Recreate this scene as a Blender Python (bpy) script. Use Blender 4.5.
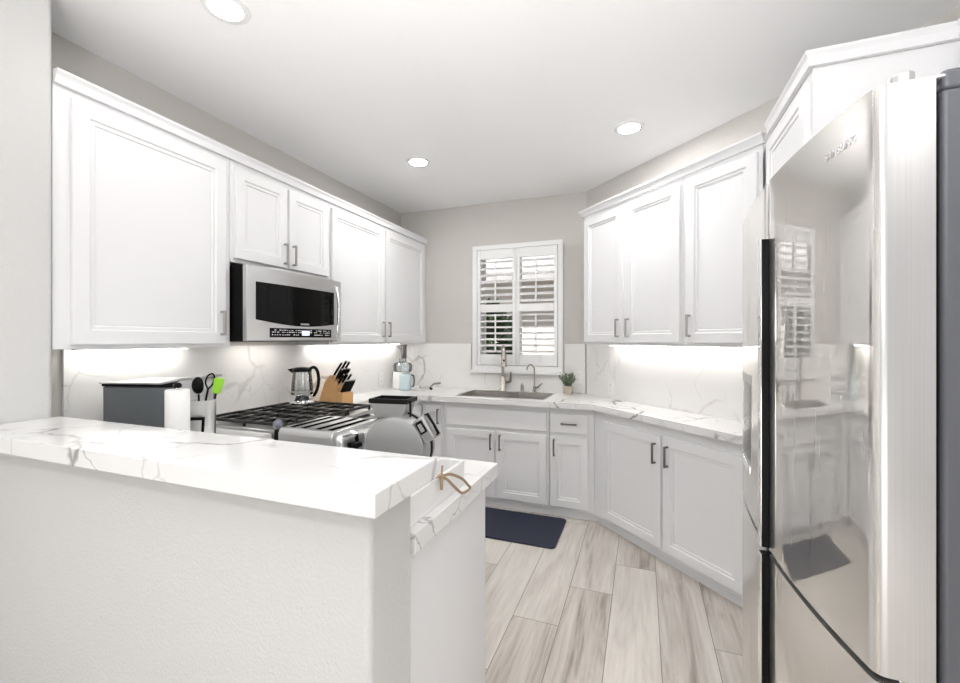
import bpy, bmesh, math, random
from mathutils import Vector, Matrix
R = math.radians
sc = bpy.context.scene
for o in list(bpy.data.objects):
    bpy.data.objects.remove(o)
C = sc.collection

# ------------------------------------------------------------------ camera
YAW = 20.7825
cam_d = bpy.data.cameras.new('camera')
cam_d.sensor_width = 36
cam_d.lens = 427.36 / 960 * 36
cam_d.shift_y = -2.1 / 960
cam_d.clip_start = 0.02
cam = bpy.data.objects.new('camera', cam_d)
C.objects.link(cam)
cam.location = (0, 0, 1.404)
cam.rotation_euler = (R(90), 0, R(YAW))
sc.camera = cam

# ------------------------------------------------------------------ world, sun, large lights, exposure
w = bpy.data.worlds.new('daylight')
sc.world = w
w.use_nodes = True
wn = w.node_tree.nodes
bg = wn['Background']
sky = wn.new('ShaderNodeTexSky')
sky.sky_type = 'HOSEK_WILKIE'
sky.sun_direction = (0.3, -0.5, 0.8)
sky.turbidity = 4
hs = wn.new('ShaderNodeHueSaturation')
hs.inputs['Saturation'].default_value = 0.35
w.node_tree.links.new(sky.outputs[0], hs.inputs['Color'])
w.node_tree.links.new(hs.outputs[0], bg.inputs[0])
bg.inputs[1].default_value = 2.2


def sun(rot, e):
    d = bpy.data.lights.new('sun', 'SUN')
    d.energy = e
    d.angle = R(2)
    o = bpy.data.objects.new('sun', d)
    C.objects.link(o)
    o.rotation_euler = rot


sun((R(38), 0, R(-25)), 9)


def area(name, loc, rot, sx, sy, power, col=(1, 1, 1), shape='RECTANGLE', spread=180):
    d = bpy.data.lights.new(name, 'AREA')
    d.energy = power
    d.color = col
    d.shape = shape
    d.size = sx
    d.size_y = sy
    d.spread = R(spread)
    o = bpy.data.objects.new(name, d)
    C.objects.link(o)
    o.location = loc
    o.rotation_euler = rot
    return o


# added fill standing in for daylight from unseen openings behind and right of camera
area('rear_fill', (-0.6, -3.0, 1.35), (R(90), 0, 0), 2.6, 2.2, 2, (1.0, 0.995, 0.985))
area('rear_up_fill', (-0.6, -2.9, 0.5), (R(128), 0, 0), 2.6, 0.9, 20, (1.0, 0.995, 0.985))  # tilted-up fill added to brighten the ceiling
# added unseen fill behind the camera, turned up to bounce off the ceiling
area('ceiling_fill', (-0.3, -0.6, 1.6), (R(146), 0, R(-4)), 0.7, 0.7, 31, (1.0, 0.995, 0.985), 'RECTANGLE', 125)
area('side_fill', (2.72, -1.3, 1.5), (R(90), 0, R(90)), 2.0, 1.5, 22, (1.0, 0.995, 0.985))  # added fill from the unseen right side of the room
for x, y in ((-1.573, 1.233), (-1.58, 2.84), (-0.078, 2.853), (-0.08, 1.233), (-0.9, -1.2), (1.2, -1.2)):
    area('downlight_glow', (x, y, 2.722), (0, 0, 0), 0.12, 0.12, 0.8 if y > 0 else 12, (1.0, 0.985, 0.965), 'DISK', 150)
sc.view_settings.view_transform = 'Standard'
sc.view_settings.look = 'None'
sc.view_settings.gamma = 1
sc.view_settings.exposure = 0.32
sc.view_settings.use_curve_mapping = False


# ------------------------------------------------------------------ materials
def new_mat(name):
    m = bpy.data.materials.new(name)
    m.use_nodes = True
    nt = m.node_tree
    return m, nt, nt.nodes['Principled BSDF'], nt.nodes, nt.links


def tex_coord(nt, scale=(1, 1, 1), kind='Object'):
    tc = nt.nodes.new('ShaderNodeTexCoord')
    mp = nt.nodes.new('ShaderNodeMapping')
    mp.inputs['Scale'].default_value = scale
    nt.links.new(tc.outputs[kind], mp.inputs[0])
    return mp


def pbr(name, col, rough=0.5, metal=0.0, var=0.03, nscale=30, stretch=(1, 1, 1), bump=0.0, coat=0.0, **kw):
    m, nt, b, N, L = new_mat(name)
    mp = tex_coord(nt, stretch)
    no = N.new('ShaderNodeTexNoise')
    no.inputs['Scale'].default_value = nscale
    no.inputs['Detail'].default_value = 4
    L.new(mp.outputs[0], no.inputs['Vector'])
    rp = N.new('ShaderNodeMix')
    rp.data_type = 'RGBA'
    L.new(no.outputs['Fac'], rp.inputs['Factor'])
    rp.inputs['A'].default_value = tuple(max(0, c * (1 - var)) for c in col) + (1,)
    rp.inputs['B'].default_value = tuple(min(1, c * (1 + var)) for c in col) + (1,)
    L.new(rp.outputs['Result'], b.inputs['Base Color'])
    b.inputs['Roughness'].default_value = rough
    b.inputs['Metallic'].default_value = metal
    b.inputs['Coat Weight'].default_value = coat
    for k, v in kw.items():
        b.inputs[k.replace('_', ' ')].default_value = v
    if bump:
        bp = N.new('ShaderNodeBump')
        bp.inputs['Strength'].default_value = bump
        bp.inputs['Distance'].default_value = 0.004
        L.new(no.outputs['Fac'], bp.inputs['Height'])
        L.new(bp.outputs[0], b.inputs['Normal'])
    return m


def marble(name, base=(0.86, 0.855, 0.85), vein=(0.36, 0.35, 0.34), scale=1.0, amount=1.0, rough=0.12, off=0.0):
    m, nt, b, N, L = new_mat(name)
    mp = tex_coord(nt)
    mp.inputs['Location'].default_value = (off, off * 0.7, off * 1.3)
    mp.inputs['Rotation'].default_value = (0.5, 0.35, 0.75)
    # warp
    n1 = N.new('ShaderNodeTexNoise')
    n1.inputs['Scale'].default_value = 1.6 * scale
    n1.inputs['Detail'].default_value = 5
    L.new(mp.outputs[0], n1.inputs['Vector'])
    vm = N.new('ShaderNodeVectorMath')
    vm.operation = 'MULTIPLY_ADD'
    L.new(n1.outputs['Color'], vm.inputs[0])
    vm.inputs[1].default_value = (0.75, 0.75, 0.75)
    L.new(mp.outputs[0], vm.inputs[2])
    layers = []
    for sc_, width, st in ((1.25 * scale, 0.018, 1.0), (2.9 * scale, 0.012, 0.55)):
        vo = N.new('ShaderNodeTexVoronoi')
        vo.feature = 'DISTANCE_TO_EDGE'
        vo.inputs['Scale'].default_value = sc_
        L.new(vm.outputs[0], vo.inputs['Vector'])
        mr = N.new('ShaderNodeMapRange')
        mr.interpolation_type = 'SMOOTHSTEP'
        mr.inputs['From Min'].default_value = 0
        mr.inputs['From Max'].default_value = width * 1.5
        mr.inputs['To Min'].default_value = 1
        mr.inputs['To Max'].default_value = 0
        L.new(vo.outputs['Distance'], mr.inputs['Value'])
        mk = N.new('ShaderNodeTexNoise')
        mk.inputs['Scale'].default_value = 2.2 * scale
        mk.inputs['Detail'].default_value = 2
        L.new(mp.outputs[0], mk.inputs['Vector'])
        m2 = N.new('ShaderNodeMapRange')
        m2.inputs['From Min'].default_value = 0.46
        m2.inputs['From Max'].default_value = 0.64
        m2.inputs['To Min'].default_value = 0.0
        m2.inputs['To Max'].default_value = st * amount
        L.new(mk.outputs['Fac'], m2.inputs['Value'])
        mu = N.new('ShaderNodeMath')
        mu.operation = 'MULTIPLY'
        L.new(mr.outputs[0], mu.inputs[0])
        L.new(m2.outputs[0], mu.inputs[1])
        layers.append(mu)
    ad = N.new('ShaderNodeMath')
    ad.operation = 'MAXIMUM'
    L.new(layers[0].outputs[0], ad.inputs[0])
    L.new(layers[1].outputs[0], ad.inputs[1])
    mx = N.new('ShaderNodeMix')
    mx.data_type = 'RGBA'
    L.new(ad.outputs[0], mx.inputs['Factor'])
    mx.inputs['A'].default_value = base + (1,)
    mx.inputs['B'].default_value = vein + (1,)
    L.new(mx.outputs['Result'], b.inputs['Base Color'])
    b.inputs['Roughness'].default_value = rough
    return m


def plank_mat():
    m, nt, b, N, L = new_mat('vinyl_planks')
    tc = N.new('ShaderNodeTexCoord')
    sp = N.new('ShaderNodeSeparateXYZ')
    L.new(tc.outputs['Object'], sp.inputs[0])

    def math_(op, a, b_=None, c=None):
        n = N.new('ShaderNodeMath')
        n.operation = op
        for i, v in enumerate((a, b_, c)):
            if v is None:
                continue
            if isinstance(v, (int, float)):
                n.inputs[i].default_value = v
            else:
                L.new(v, n.inputs[i])
        return n.outputs[0]
    W, LN = 0.2305, 1.22
    xs = math_('DIVIDE', math_('SUBTRACT', sp.outputs['X'], 0.077), W)
    ix = math_('FLOOR', xs)
    fx = math_('SUBTRACT', xs, ix)
    offs = math_('FRACT', math_('ADD', math_('MULTIPLY', ix, 0.7483), math_('ADD', math_('MULTIPLY', math_('MULTIPLY', ix, ix), 0.00885), 0.4496)))
    ys = math_('ADD', math_('DIVIDE', sp.outputs['Y'], LN), offs)
    iy = math_('FLOOR', ys)
    fy = math_('SUBTRACT', ys, iy)
    # seam distances (m)
    ex = math_('MULTIPLY', math_('MINIMUM', fx, math_('SUBTRACT', 1.0, fx)), W)
    ey = math_('MULTIPLY', math_('MINIMUM', fy, math_('SUBTRACT', 1.0, fy)), LN)
    e = math_('MINIMUM', ex, ey)
    mr = N.new('ShaderNodeMapRange')
    mr.interpolation_type = 'SMOOTHSTEP'
    mr.inputs['From Min'].default_value = 0.0004
    mr.inputs['From Max'].default_value = 0.0028
    L.new(e, mr.inputs['Value'])
    cb = N.new('ShaderNodeCombineXYZ')
    L.new(ix, cb.inputs[0])
    L.new(iy, cb.inputs[1])
    wn_ = N.new('ShaderNodeTexWhiteNoise')
    wn_.noise_dimensions = '3D'
    L.new(cb.outputs[0], wn_.inputs['Vector'])
    # grain
    gv = N.new('ShaderNodeCombineXYZ')
    L.new(math_('ADD', math_('MULTIPLY', sp.outputs['X'], 9.0), math_('MULTIPLY', wn_.outputs['Value'], 37.0)), gv.inputs[0])
    L.new(math_('ADD', math_('MULTIPLY', sp.outputs['Y'], 1.1), math_('MULTIPLY', wn_.outputs['Value'], 11.0)), gv.inputs[1])
    n1 = N.new('ShaderNodeTexNoise')
    n1.inputs['Scale'].default_value = 1.0
    n1.inputs['Detail'].default_value = 7
    n1.inputs['Roughness'].default_value = 0.62
    n1.inputs['Distortion'].default_value = 0.9
    L.new(gv.outputs[0], n1.inputs['Vector'])
    gv2 = N.new('ShaderNodeVectorMath')
    gv2.operation = 'MULTIPLY'
    L.new(gv.outputs[0], gv2.inputs[0])
    gv2.inputs[1].default_value = (7, 3, 1)
    n2 = N.new('ShaderNodeTexNoise')
    n2.inputs['Scale'].default_value = 1.0
    n2.inputs['Detail'].default_value = 4
    L.new(gv2.outputs[0], n2.inputs['Vector'])
    g = math_('ADD', math_('MULTIPLY', n1.outputs['Fac'], 0.72), math_('MULTIPLY', n2.outputs['Fac'], 0.28))
    g = math_('ADD', g, math_('MULTIPLY', math_('SUBTRACT', wn_.outputs['Value'], 0.5), 0.17))
    rp = N.new('ShaderNodeValToRGB')
    els = rp.color_ramp.elements
    els[0].position, els[0].color = 0.30, (0.28, 0.235, 0.20, 1)
    els[1].position, els[1].color = 0.66, (0.70, 0.655, 0.60, 1)
    k = els.new(0.42)
    k.color = (0.50, 0.455, 0.41, 1)
    k = els.new(0.53)
    k.color = (0.60, 0.56, 0.515, 1)
    L.new(g, rp.inputs[0])
    mx = N.new('ShaderNodeMix')
    mx.data_type = 'RGBA'
    L.new(mr.outputs[0], mx.inputs['Factor'])
    mx.inputs['A'].default_value = (0.17, 0.15, 0.13, 1)
    L.new(rp.outputs[0], mx.inputs['B'])
    L.new(mx.outputs['Result'], b.inputs['Base Color'])
    b.inputs['Roughness'].default_value = 0.42
    bp = N.new('ShaderNodeBump')
    bp.inputs['Strength'].default_value = 0.25
    bp.inputs['Distance'].default_value = 0.002
    L.new(mr.outputs[0], bp.inputs['Height'])
    L.new(bp.outputs[0], b.inputs['Normal'])
    return m


def mirror_steel(name, col, r1, r2, fac):
    m, nt, b, N, L = new_mat(name)
    b.inputs['Base Color'].default_value = col + (1,)
    b.inputs['Metallic'].default_value = 1
    mp = tex_coord(nt, (1, 1, 0.02))
    no = N.new('ShaderNodeTexNoise')
    no.inputs['Scale'].default_value = 180
    no.inputs['Detail'].default_value = 2
    L.new(mp.outputs[0], no.inputs['Vector'])
    mr = N.new('ShaderNodeMapRange')
    mr.inputs['To Min'].default_value = r2 * 0.8
    mr.inputs['To Max'].default_value = r2 * 1.2
    L.new(no.outputs['Fac'], mr.inputs['Value'])
    L.new(mr.outputs[0], b.inputs['Roughness'])
    g = N.new('ShaderNodeBsdfGlossy')
    g.inputs['Color'].default_value = col + (1,)
    g.inputs['Roughness'].default_value = r1
    ms = N.new('ShaderNodeMixShader')
    ms.inputs[0].default_value = fac
    L.new(b.outputs[0], ms.inputs[1])
    L.new(g.outputs[0], ms.inputs[2])
    L.new(ms.outputs[0], N['Material Output'].inputs[0])
    return m


def emit(name, col, s):
    m, nt, b, N, L = new_mat(name)
    b.inputs['Base Color'].default_value = col + (1,)
    b.inputs['Emission Color'].default_value = col + (1,)
    b.inputs['Emission Strength'].default_value = s
    return m


def glass(name, col=(1, 1, 1), rough=0.0, mixf=0.12):
    m, nt, b, N, L = new_mat(name)
    t = N.new('ShaderNodeBsdfTransparent')
    t.inputs[0].default_value = col + (1,)
    g = N.new('ShaderNodeBsdfGlossy')
    g.inputs['Roughness'].default_value = rough
    fr = N.new('ShaderNodeFresnel')
    fr.inputs[0].default_value = 1.45
    ma = N.new('ShaderNodeMath')
    ma.operation = 'ADD'
    L.new(fr.outputs[0], ma.inputs[0])
    ma.inputs[1].default_value = mixf
    ms = N.new('ShaderNodeMixShader')
    L.new(ma.outputs[0], ms.inputs[0])
    L.new(t.outputs[0], ms.inputs[1])
    L.new(g.outputs[0], ms.inputs[2])
    L.new(ms.outputs[0], N['Material Output'].inputs[0])
    return m


M = {}
M['wall'] = pbr('taupe_wall_paint', (0.58, 0.56, 0.53), 0.85, nscale=130, bump=0.35, var=0.01)
M['lit_wall'] = pbr('lit_wall_paint', (0.60, 0.598, 0.592), 0.8, nscale=110, bump=0.55, var=0.01)  # same wall paint, paler and greyer to carry the stronger light on it
M['ceiling'] = pbr('ceiling_paint', (0.91, 0.91, 0.915), 0.9, nscale=90, bump=0.15, var=0.01)
M['cab'] = pbr('white_cabinet_paint', (0.77, 0.77, 0.78), 0.42, var=0.005, nscale=8)
M['trim'] = pbr('white_trim_paint', (0.82, 0.82, 0.82), 0.45, var=0.005, nscale=8)
M['floor'] = plank_mat()
M['quartz'] = marble('veined_quartz', (0.77, 0.768, 0.767), (0.30, 0.29, 0.285), 1.15, 1.25, 0.1, 0.4)
M['void'] = pbr('dark_slot', (0.003, 0.003, 0.003), 0.9, var=0.0, Specular_IOR_Level=0.05)
M['splash'] = marble('veined_quartz_backsplash', (0.81, 0.80, 0.785), (0.40, 0.375, 0.34), 1.0, 0.85, 0.16, 3.1)
M['steel'] = pbr('brushed_steel', (0.60, 0.60, 0.60), 0.28, 1, var=0.05, nscale=60, stretch=(0.05, 1, 12))
M['dull'] = pbr('satin_grey_metal', (0.42, 0.42, 0.42), 0.42, 0.85, var=0.05, nscale=60, stretch=(1, 1, 8))
M['nickel'] = pbr('brushed_nickel_pull', (0.42, 0.40, 0.385), 0.32, 1, var=0.03)
M['faucet'] = pbr('warm_nickel', (0.50, 0.46, 0.42), 0.25, 1, var=0.03)
M['bronze'] = pbr('dark_nickel_pull', (0.22, 0.20, 0.185), 0.35, 1, var=0.03)
M['chrome'] = pbr('chrome', (0.82, 0.82, 0.83), 0.07, 1, var=0.0)
M['black'] = pbr('black_plastic', (0.004, 0.004, 0.004), 0.35, var=0.1, Specular_IOR_Level=0.12)
M['iron'] = pbr('cast_iron', (0.008, 0.008, 0.008), 0.30, var=0.3, nscale=200, bump=0.2)
M['black_glass'] = pbr('black_glass', (0.003, 0.003, 0.003), 0.05, var=0.0, Specular_IOR_Level=0.16)
M['fridge_front'] = mirror_steel('glossy_fridge_steel', (0.84, 0.825, 0.80), 0.012, 0.30, 0.62)
M['fridge_edge'] = pbr('satin_fridge_edge', (0.56, 0.56, 0.565), 0.30, 0.85, var=0.10, nscale=40, stretch=(10, 10, 0.05))
M['fridge_body'] = pbr('grey_fridge_side', (0.10, 0.104, 0.118), 0.42, 0.2, var=0.03, nscale=200)
M['sink'] = pbr('satin_sink_steel', (0.42, 0.40, 0.375), 0.35, 1, var=0.05, nscale=30, stretch=(8, 1, 1))
M['wood'] = pbr('knife_block_wood', (0.62, 0.36, 0.15), 0.45, var=0.16, nscale=25, stretch=(1, 1, 6))
M['mat'] = pbr('navy_mat_rubber', (0.007, 0.011, 0.032), 0.55, var=0.35, nscale=70, stretch=(1, 3, 1), bump=0.8)
M['rope'] = pbr('jute_rope', (0.34, 0.235, 0.15), 0.9, var=0.4, nscale=300, bump=0.8)
M['green'] = pbr('lime_silicone', (0.28, 0.62, 0.03), 0.4, var=0.08)
M['leaf'] = pbr('grey_green_leaf', (0.17, 0.23, 0.14), 0.6, var=0.35, nscale=60)
M['pot'] = pbr('concrete_pot', (0.52, 0.45, 0.37), 0.8, var=0.12, nscale=80, bump=0.3)
M['paper'] = pbr('paper', (0.88, 0.88, 0.87), 0.9, var=0.02, nscale=250, bump=0.5)
M['white_plastic'] = pbr('white_plastic', (0.80, 0.80, 0.79), 0.35, var=0.01)
M['blue_plastic'] = glass('clear_bluish_plastic', (0.86, 0.92, 0.95), 0.08, 0.22)
M['clear'] = glass('kettle_glass', (0.95, 0.96, 0.96), 0.03, 0.12)
M['pane'] = glass('window_glass', (1, 1, 1), 0.0, 0.0)
M['speckle'] = pbr('speckled_cloth', (0.45, 0.42, 0.39), 0.9, var=0.75, nscale=160, bump=1.0)
M['led'] = emit('led_strip', (1.0, 0.965, 0.92), 19)
M['lens'] = emit('downlight_lens', (1.0, 0.985, 0.97), 185)
M['lens_dim'] = emit('dimmed_downlight_lens', (1.0, 0.985, 0.97), 50)
M['print'] = pbr('pale_print', (0.75, 0.76, 0.78), 0.4, var=0.0)
M['greyprint'] = pbr('grey_print', (0.45, 0.45, 0.46), 0.3, 0.6, var=0.0)
M['stucco'] = pbr('stucco', (0.62, 0.56, 0.50), 0.9, var=0.06, nscale=20, bump=0.4)
M['roof'] = pbr('roof_tile', (0.40, 0.38, 0.37), 0.8, var=0.25, nscale=12)
M['bush'] = pbr('bush_leaves', (0.035, 0.075, 0.02), 0.7, var=0.6, nscale=25)
M['ground'] = pbr('patio_concrete', (0.45, 0.44, 0.42), 0.9, var=0.1, nscale=8)


# ------------------------------------------------------------------ mesh helpers
def nb():
    return bmesh.new()


def box(bm, x0, x1, y0, y1, z0, z1):
    v = [bm.verts.new(p) for p in ((x0, y0, z0), (x1, y0, z0), (x1, y1, z0), (x0, y1, z0),
                                   (x0, y0, z1), (x1, y0, z1), (x1, y1, z1), (x0, y1, z1))]
    for f in ((3, 2, 1, 0), (4, 5, 6, 7), (0, 1, 5, 4), (1, 2, 6, 5), (2, 3, 7, 6), (3, 0, 4, 7)):
        bm.faces.new([v[i] for i in f])
    return bm


def prism(bm, pts, z0, z1):
    a = [bm.verts.new((x, y, z0)) for x, y in pts]
    b = [bm.verts.new((x, y, z1)) for x, y in pts]
    n = len(pts)
    bm.faces.new(list(reversed(a)))
    bm.faces.new(b)
    for i in range(n):
        j = (i + 1) % n
        bm.faces.new((a[i], a[j], b[j], b[i]))
    return bm


def prism_mat(bm, pts, t, mx):
    """extrude 2D pts (local xy) by t along z then transform"""
    n0 = len(bm.verts)
    prism(bm, pts, 0, t)
    bm.verts.ensure_lookup_table()
    bmesh.ops.transform(bm, matrix=mx, verts=bm.verts[n0:])
    return bm


def lathe(bm, prof, c=(0, 0, 0), seg=32, mx=None):
    n0 = len(bm.verts)
    rings = []
    for r, z in prof:
        if r < 1e-6:
            rings.append([bm.verts.new((c[0], c[1], c[2] + z))])
        else:
            rings.append([bm.verts.new((c[0] + r * math.cos(2 * math.pi * i / seg),
                                        c[1] + r * math.sin(2 * math.pi * i / seg), c[2] + z)) for i in range(seg)])
    for a, b in zip(rings, rings[1:]):
        for i in range(seg):
            j = (i + 1) % seg
            if len(a) == 1 and len(b) == 1:
                continue
            if len(a) == 1:
                bm.faces.new((a[0], b[j], b[i]))
            elif len(b) == 1:
                bm.faces.new((a[i], a[j], b[0]))
            else:
                bm.faces.new((a[i], a[j], b[j], b[i]))
    if mx is not None:
        bm.verts.ensure_lookup_table()
        bmesh.ops.transform(bm, matrix=mx, verts=bm.verts[n0:])
    return bm


def tube(bm, pts, r, seg=10, caps=True):
    pts = [Vector(p) for p in pts]
    n = len(pts)
    rr = r if isinstance(r, (list, tuple)) else [r] * n
    rings = []
    up = None
    for i, p in enumerate(pts):
        t = (pts[min(i + 1, n - 1)] - pts[max(i - 1, 0)]).normalized()
        if up is None:
            up = Vector((0, 0, 1)) if abs(t.z) < 0.9 else Vector((1, 0, 0))
        s = t.cross(up)
        if s.length < 1e-5:
            s = t.orthogonal()
        s.normalize()
        up = s.cross(t).normalized()
        k = 1.0
        if 0 < i < n - 1:
            a = (pts[i] - pts[i - 1]).normalized().dot((pts[i + 1] - pts[i]).normalized())
            k = 1 / max(0.5, math.sqrt(max(0.0, (1 + a) / 2)))
        rings.append([bm.verts.new(p + (s * math.cos(q) + up * math.sin(q)) * rr[i] * (k if k < 1.3 else 1.3))
                      for q in [2 * math.pi * j / seg for j in range(seg)]])
    for a, b in zip(rings, rings[1:]):
        for i in range(seg):
            j = (i + 1) % seg
            bm.faces.new((a[i], a[j], b[j], b[i]))
    if caps:
        bm.faces.new(list(reversed(rings[0])))
        bm.faces.new(rings[-1])
    return bm


def spline(pts, n=6):
    pts = [Vector(p) for p in pts]
    out = []
    P = [pts[0]] + pts + [pts[-1]]
    for i in range(1, len(P) - 2):
        for k in range(n):
            t = k / n
            a, b, c, d = P[i - 1], P[i], P[i + 1], P[i + 2]
            out.append(0.5 * ((2 * b) + (c - a) * t + (2 * a - 5 * b + 4 * c - d) * t * t + (3 * b - a - 3 * c + d) * t ** 3))
    out.append(pts[-1])
    return out


def door_panel(bm, x0, x1, z0, z1, y, t=0.02, frame=0.06):
    """raised cabinet door; front faces local -y; y is the back plane of the door"""
    yf = y - t
    box(bm, x0, x1, yf + 0.0135, y, z0, z1)
    rings = [(0, yf + 0.0135), (0, yf + 0.002), (0.003, yf), (frame - 0.004, yf), (frame + 0.001, yf + 0.007),
             (frame + 0.014, yf + 0.007), (frame + 0.018, yf + 0.0132), (frame + 0.024, yf + 0.0125)]
    prev = None
    for ins, yy in rings:
        r = [bm.verts.new(p) for p in ((x0 + ins, yy, z0 + ins), (x1 - ins, yy, z0 + ins),
                                       (x1 - ins, yy, z1 - ins), (x0 + ins, yy, z1 - ins))]
        if prev:
            for i in range(4):
                j = (i + 1) % 4
                bm.faces.new((prev[i], prev[j], r[j], r[i]))
        prev = r
    bm.faces.new(prev)
    return bm


def mk(name, bm, mat, parent=None, smooth=35, bevel=0, loc=None, rot=None):
    bmesh.ops.recalc_face_normals(bm, faces=bm.faces)
    me = bpy.data.meshes.new(name)
    if smooth:
        for f in bm.faces:
            f.smooth = True
        for e in bm.edges:
            if len(e.link_faces) == 2:
                if e.link_faces[0].normal.angle(e.link_faces[1].normal, 0) > R(smooth):
                    e.smooth = False
    bm.to_mesh(me)
    bm.free()
    o = bpy.data.objects.new(name, me)
    C.objects.link(o)
    me.materials.append(mat)
    if parent:
        o.parent = parent
    if loc:
        o.location = loc
    if rot:
        o.rotation_euler = rot
    if bevel:
        b = o.modifiers.new('bevel', 'BEVEL')
        b.width = bevel
        b.segments = 2
        b.limit_method = 'ANGLE'
        b.angle_limit = R(40)
    return o


def tag(o, label, cat, group=None):
    o['label'] = label
    o['category'] = cat
    if group:
        o['group'] = group
    return o


def thing(name, label, cat, loc=(0, 0, 0), rz=0, group=None):
    o = bpy.data.objects.new(name, None)
    o.empty_display_size = 0.05
    C.objects.link(o)
    o.location = loc
    o.rotation_euler = (0, 0, rz)
    return tag(o, label, cat, group)


def struct(name, bm, mat, parent=None, **k):
    o = mk(name, bm, mat, parent, **k)
    if not parent:
        o['kind'] = 'structure'
    return o


def text_mesh(name, s, size, mat, parent, loc, rot, depth=0.0006):
    cu = bpy.data.curves.new(name, 'FONT')
    cu.body = s
    cu.size = size
    cu.extrude = depth
    cu.align_x = 'CENTER'
    t = bpy.data.objects.new(name, cu)
    C.objects.link(t)
    dg = bpy.context.evaluated_depsgraph_get()
    me = bpy.data.meshes.new_from_object(t.evaluated_get(dg))
    bpy.data.objects.remove(t)
    o = bpy.data.objects.new(name, me)
    C.objects.link(o)
    me.materials.clear()
    me.materials.append(mat)
    o.parent = parent
    o.location = loc
    o.rotation_euler = rot
    return o


# ------------------------------------------------------------------ the room
XL, YB, DC, H = -2.4031, 3.9566, 3.4875, 2.743
S2 = math.sqrt(2)
XR = 1.32
SX = -2.085          # face of the dining side wall (kitchen recess starts behind it)
YS = 0.941
bm = nb()
prism(bm, [(-2.6, -3.3), (2.9, -3.3), (2.9, 1.0), (1.6, 2.2), (0, 4.1), (-2.6, 4.1)], -0.1, 0)
struct('floor', bm, M['floor'])
bm = nb()
box(bm, -2.6, 2.9, -3.3, 4.1, H, H + 0.1)
struct('ceiling', bm, M['ceiling'])
bm = nb()
box(bm, XL - 0.15, XL, YS - 0.1, YB + 0.15, 0, H)
struct('wall_left', bm, M['wall'])
# dining side stub with a rounded corner
bm = nb()
rr = 0.02
pts = [(XL - 0.15, -3.2), (SX, -3.2)]
for i in range(9):
    a = i / 8 * math.pi / 2
    pts.append((SX - rr + rr * math.cos(a), YS - rr + rr * math.sin(a)))
pts.append((XL - 0.15, YS))
prism(bm, pts, 0, H)
struct('wall_stub', bm, M['lit_wall'])
# back wall with window opening
WX0, WX1, WZ0, WZ1 = -1.525, -0.725, 1.15, 2.28
bm = nb()
XC = DC - YB
for x0, x1, z0, z1 in ((XL, WX0, 0, H), (WX1, XC, 0, H), (WX0, WX1, 0, WZ0), (WX0, WX1, WZ1, H)):
    box(bm, x0, x1, YB, YB + 0.15, z0, z1)
struct('wall_back', bm, M['wall'])
bm = nb()
prism(bm, [(XC, YB), (XR, DC - XR), (XR + 0.15, DC - XR), (XR + 0.15, DC - XR + 0.06), (XC + 0.06, YB + 0.15), (XC, YB + 0.15)], 0, H)
struct('wall_diagonal', bm, M['wall'])
bm = nb()
box(bm, XR, XR + 0.15, 0.6, DC - XR, 0, H)
struct('wall_right', bm, M['wall'])
# dining room round the camera
bm = nb()
box(bm, XR + 0.15, 2.8, 0.6, 0.72, 0, H)
struct('wall_dining_return', bm, M['lit_wall'])
bm = nb()
for y0, y1, z0, z1 in ((-3.2, -2.3, 0, H), (-0.3, 0.6, 0, H), (-2.3, -0.3, 0, 0.75), (-2.3, -0.3, 2.25, H)):
    box(bm, 2.8, 2.9, y0, y1, z0, z1)
struct('wall_dining_right', bm, M['lit_wall'])
bm = nb()
for x0, x1, z0, z1 in ((SX, -1.9, 0, H), (0.7, 2.9, 0, H), (-1.9, 0.7, 2.45, H)):
    box(bm, x0, x1, -3.3, -3.2, z0, z1)
struct('wall_rear', bm, M['lit_wall'])

# pony wall under the bar
bm = nb()
PX, PY0, PY1 = -0.54, 0.765, 0.947
rc = 0.018
pts = [(SX + 0.001, PY0)]
for i in range(9):
    a = -math.pi / 2 + i / 8 * math.pi / 2
    pts.append((PX - rc + rc * math.cos(a), PY0 + rc + rc * math.sin(a)))
for i in range(9):
    a = i / 8 * math.pi / 2
    pts.append((PX - rc + rc * math.cos(a), PY1 - rc + rc * math.sin(a)))
pts.append((SX + 0.001, PY1))
prism(bm, pts, 0, 1.06)
struct('wall_half_height', bm, M['lit_wall'])

# window
bm = nb()
fw = 0.045
for x0, x1, z0, z1 in ((WX0, WX1, WZ0, WZ0 + fw), (WX0, WX1, WZ1 - fw, WZ1), (WX0, WX0 + fw, WZ0 + fw, WZ1 - fw),
                       (WX1 - fw, WX1, WZ0 + fw, WZ1 - fw), ((WX0 + WX1) / 2 - 0.02, (WX0 + WX1) / 2 + 0.02, WZ0 + fw, WZ1 - fw)):
    box(bm, x0, x1, YB + 0.085, YB + 0.125, z0, z1)
win = struct('window_1', bm, M['trim'], bevel=0.002)
bm = nb()
box(bm, WX0 + fw, WX1 - fw, YB + 0.10, YB + 0.106, WZ0 + fw, WZ1 - fw)
mk('window_pane', bm, M['pane'], win)
# casing and sill
bm = nb()
cx0, cx1, cz0, cz1 = -1.575, -0.680, 1.105, 2.325
for x0, x1, z0, z1 in ((cx0, cx1, cz0, WZ0), (cx0, cx1, WZ1, cz1), (cx0, WX0, WZ0, WZ1), (WX1, cx1, WZ0, WZ1)):
    box(bm, x0, x1, YB - 0.022, YB, z0, z1)
mk('window_casing', bm, M['trim'], win, bevel=0.003)
bm = nb()
box(bm, cx0 - 0.012, cx1 + 0.012, YB - 0.045, YB, 1.075, 1.105)
mk('window_sill', bm, M['trim'], win, bevel=0.004)


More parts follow.
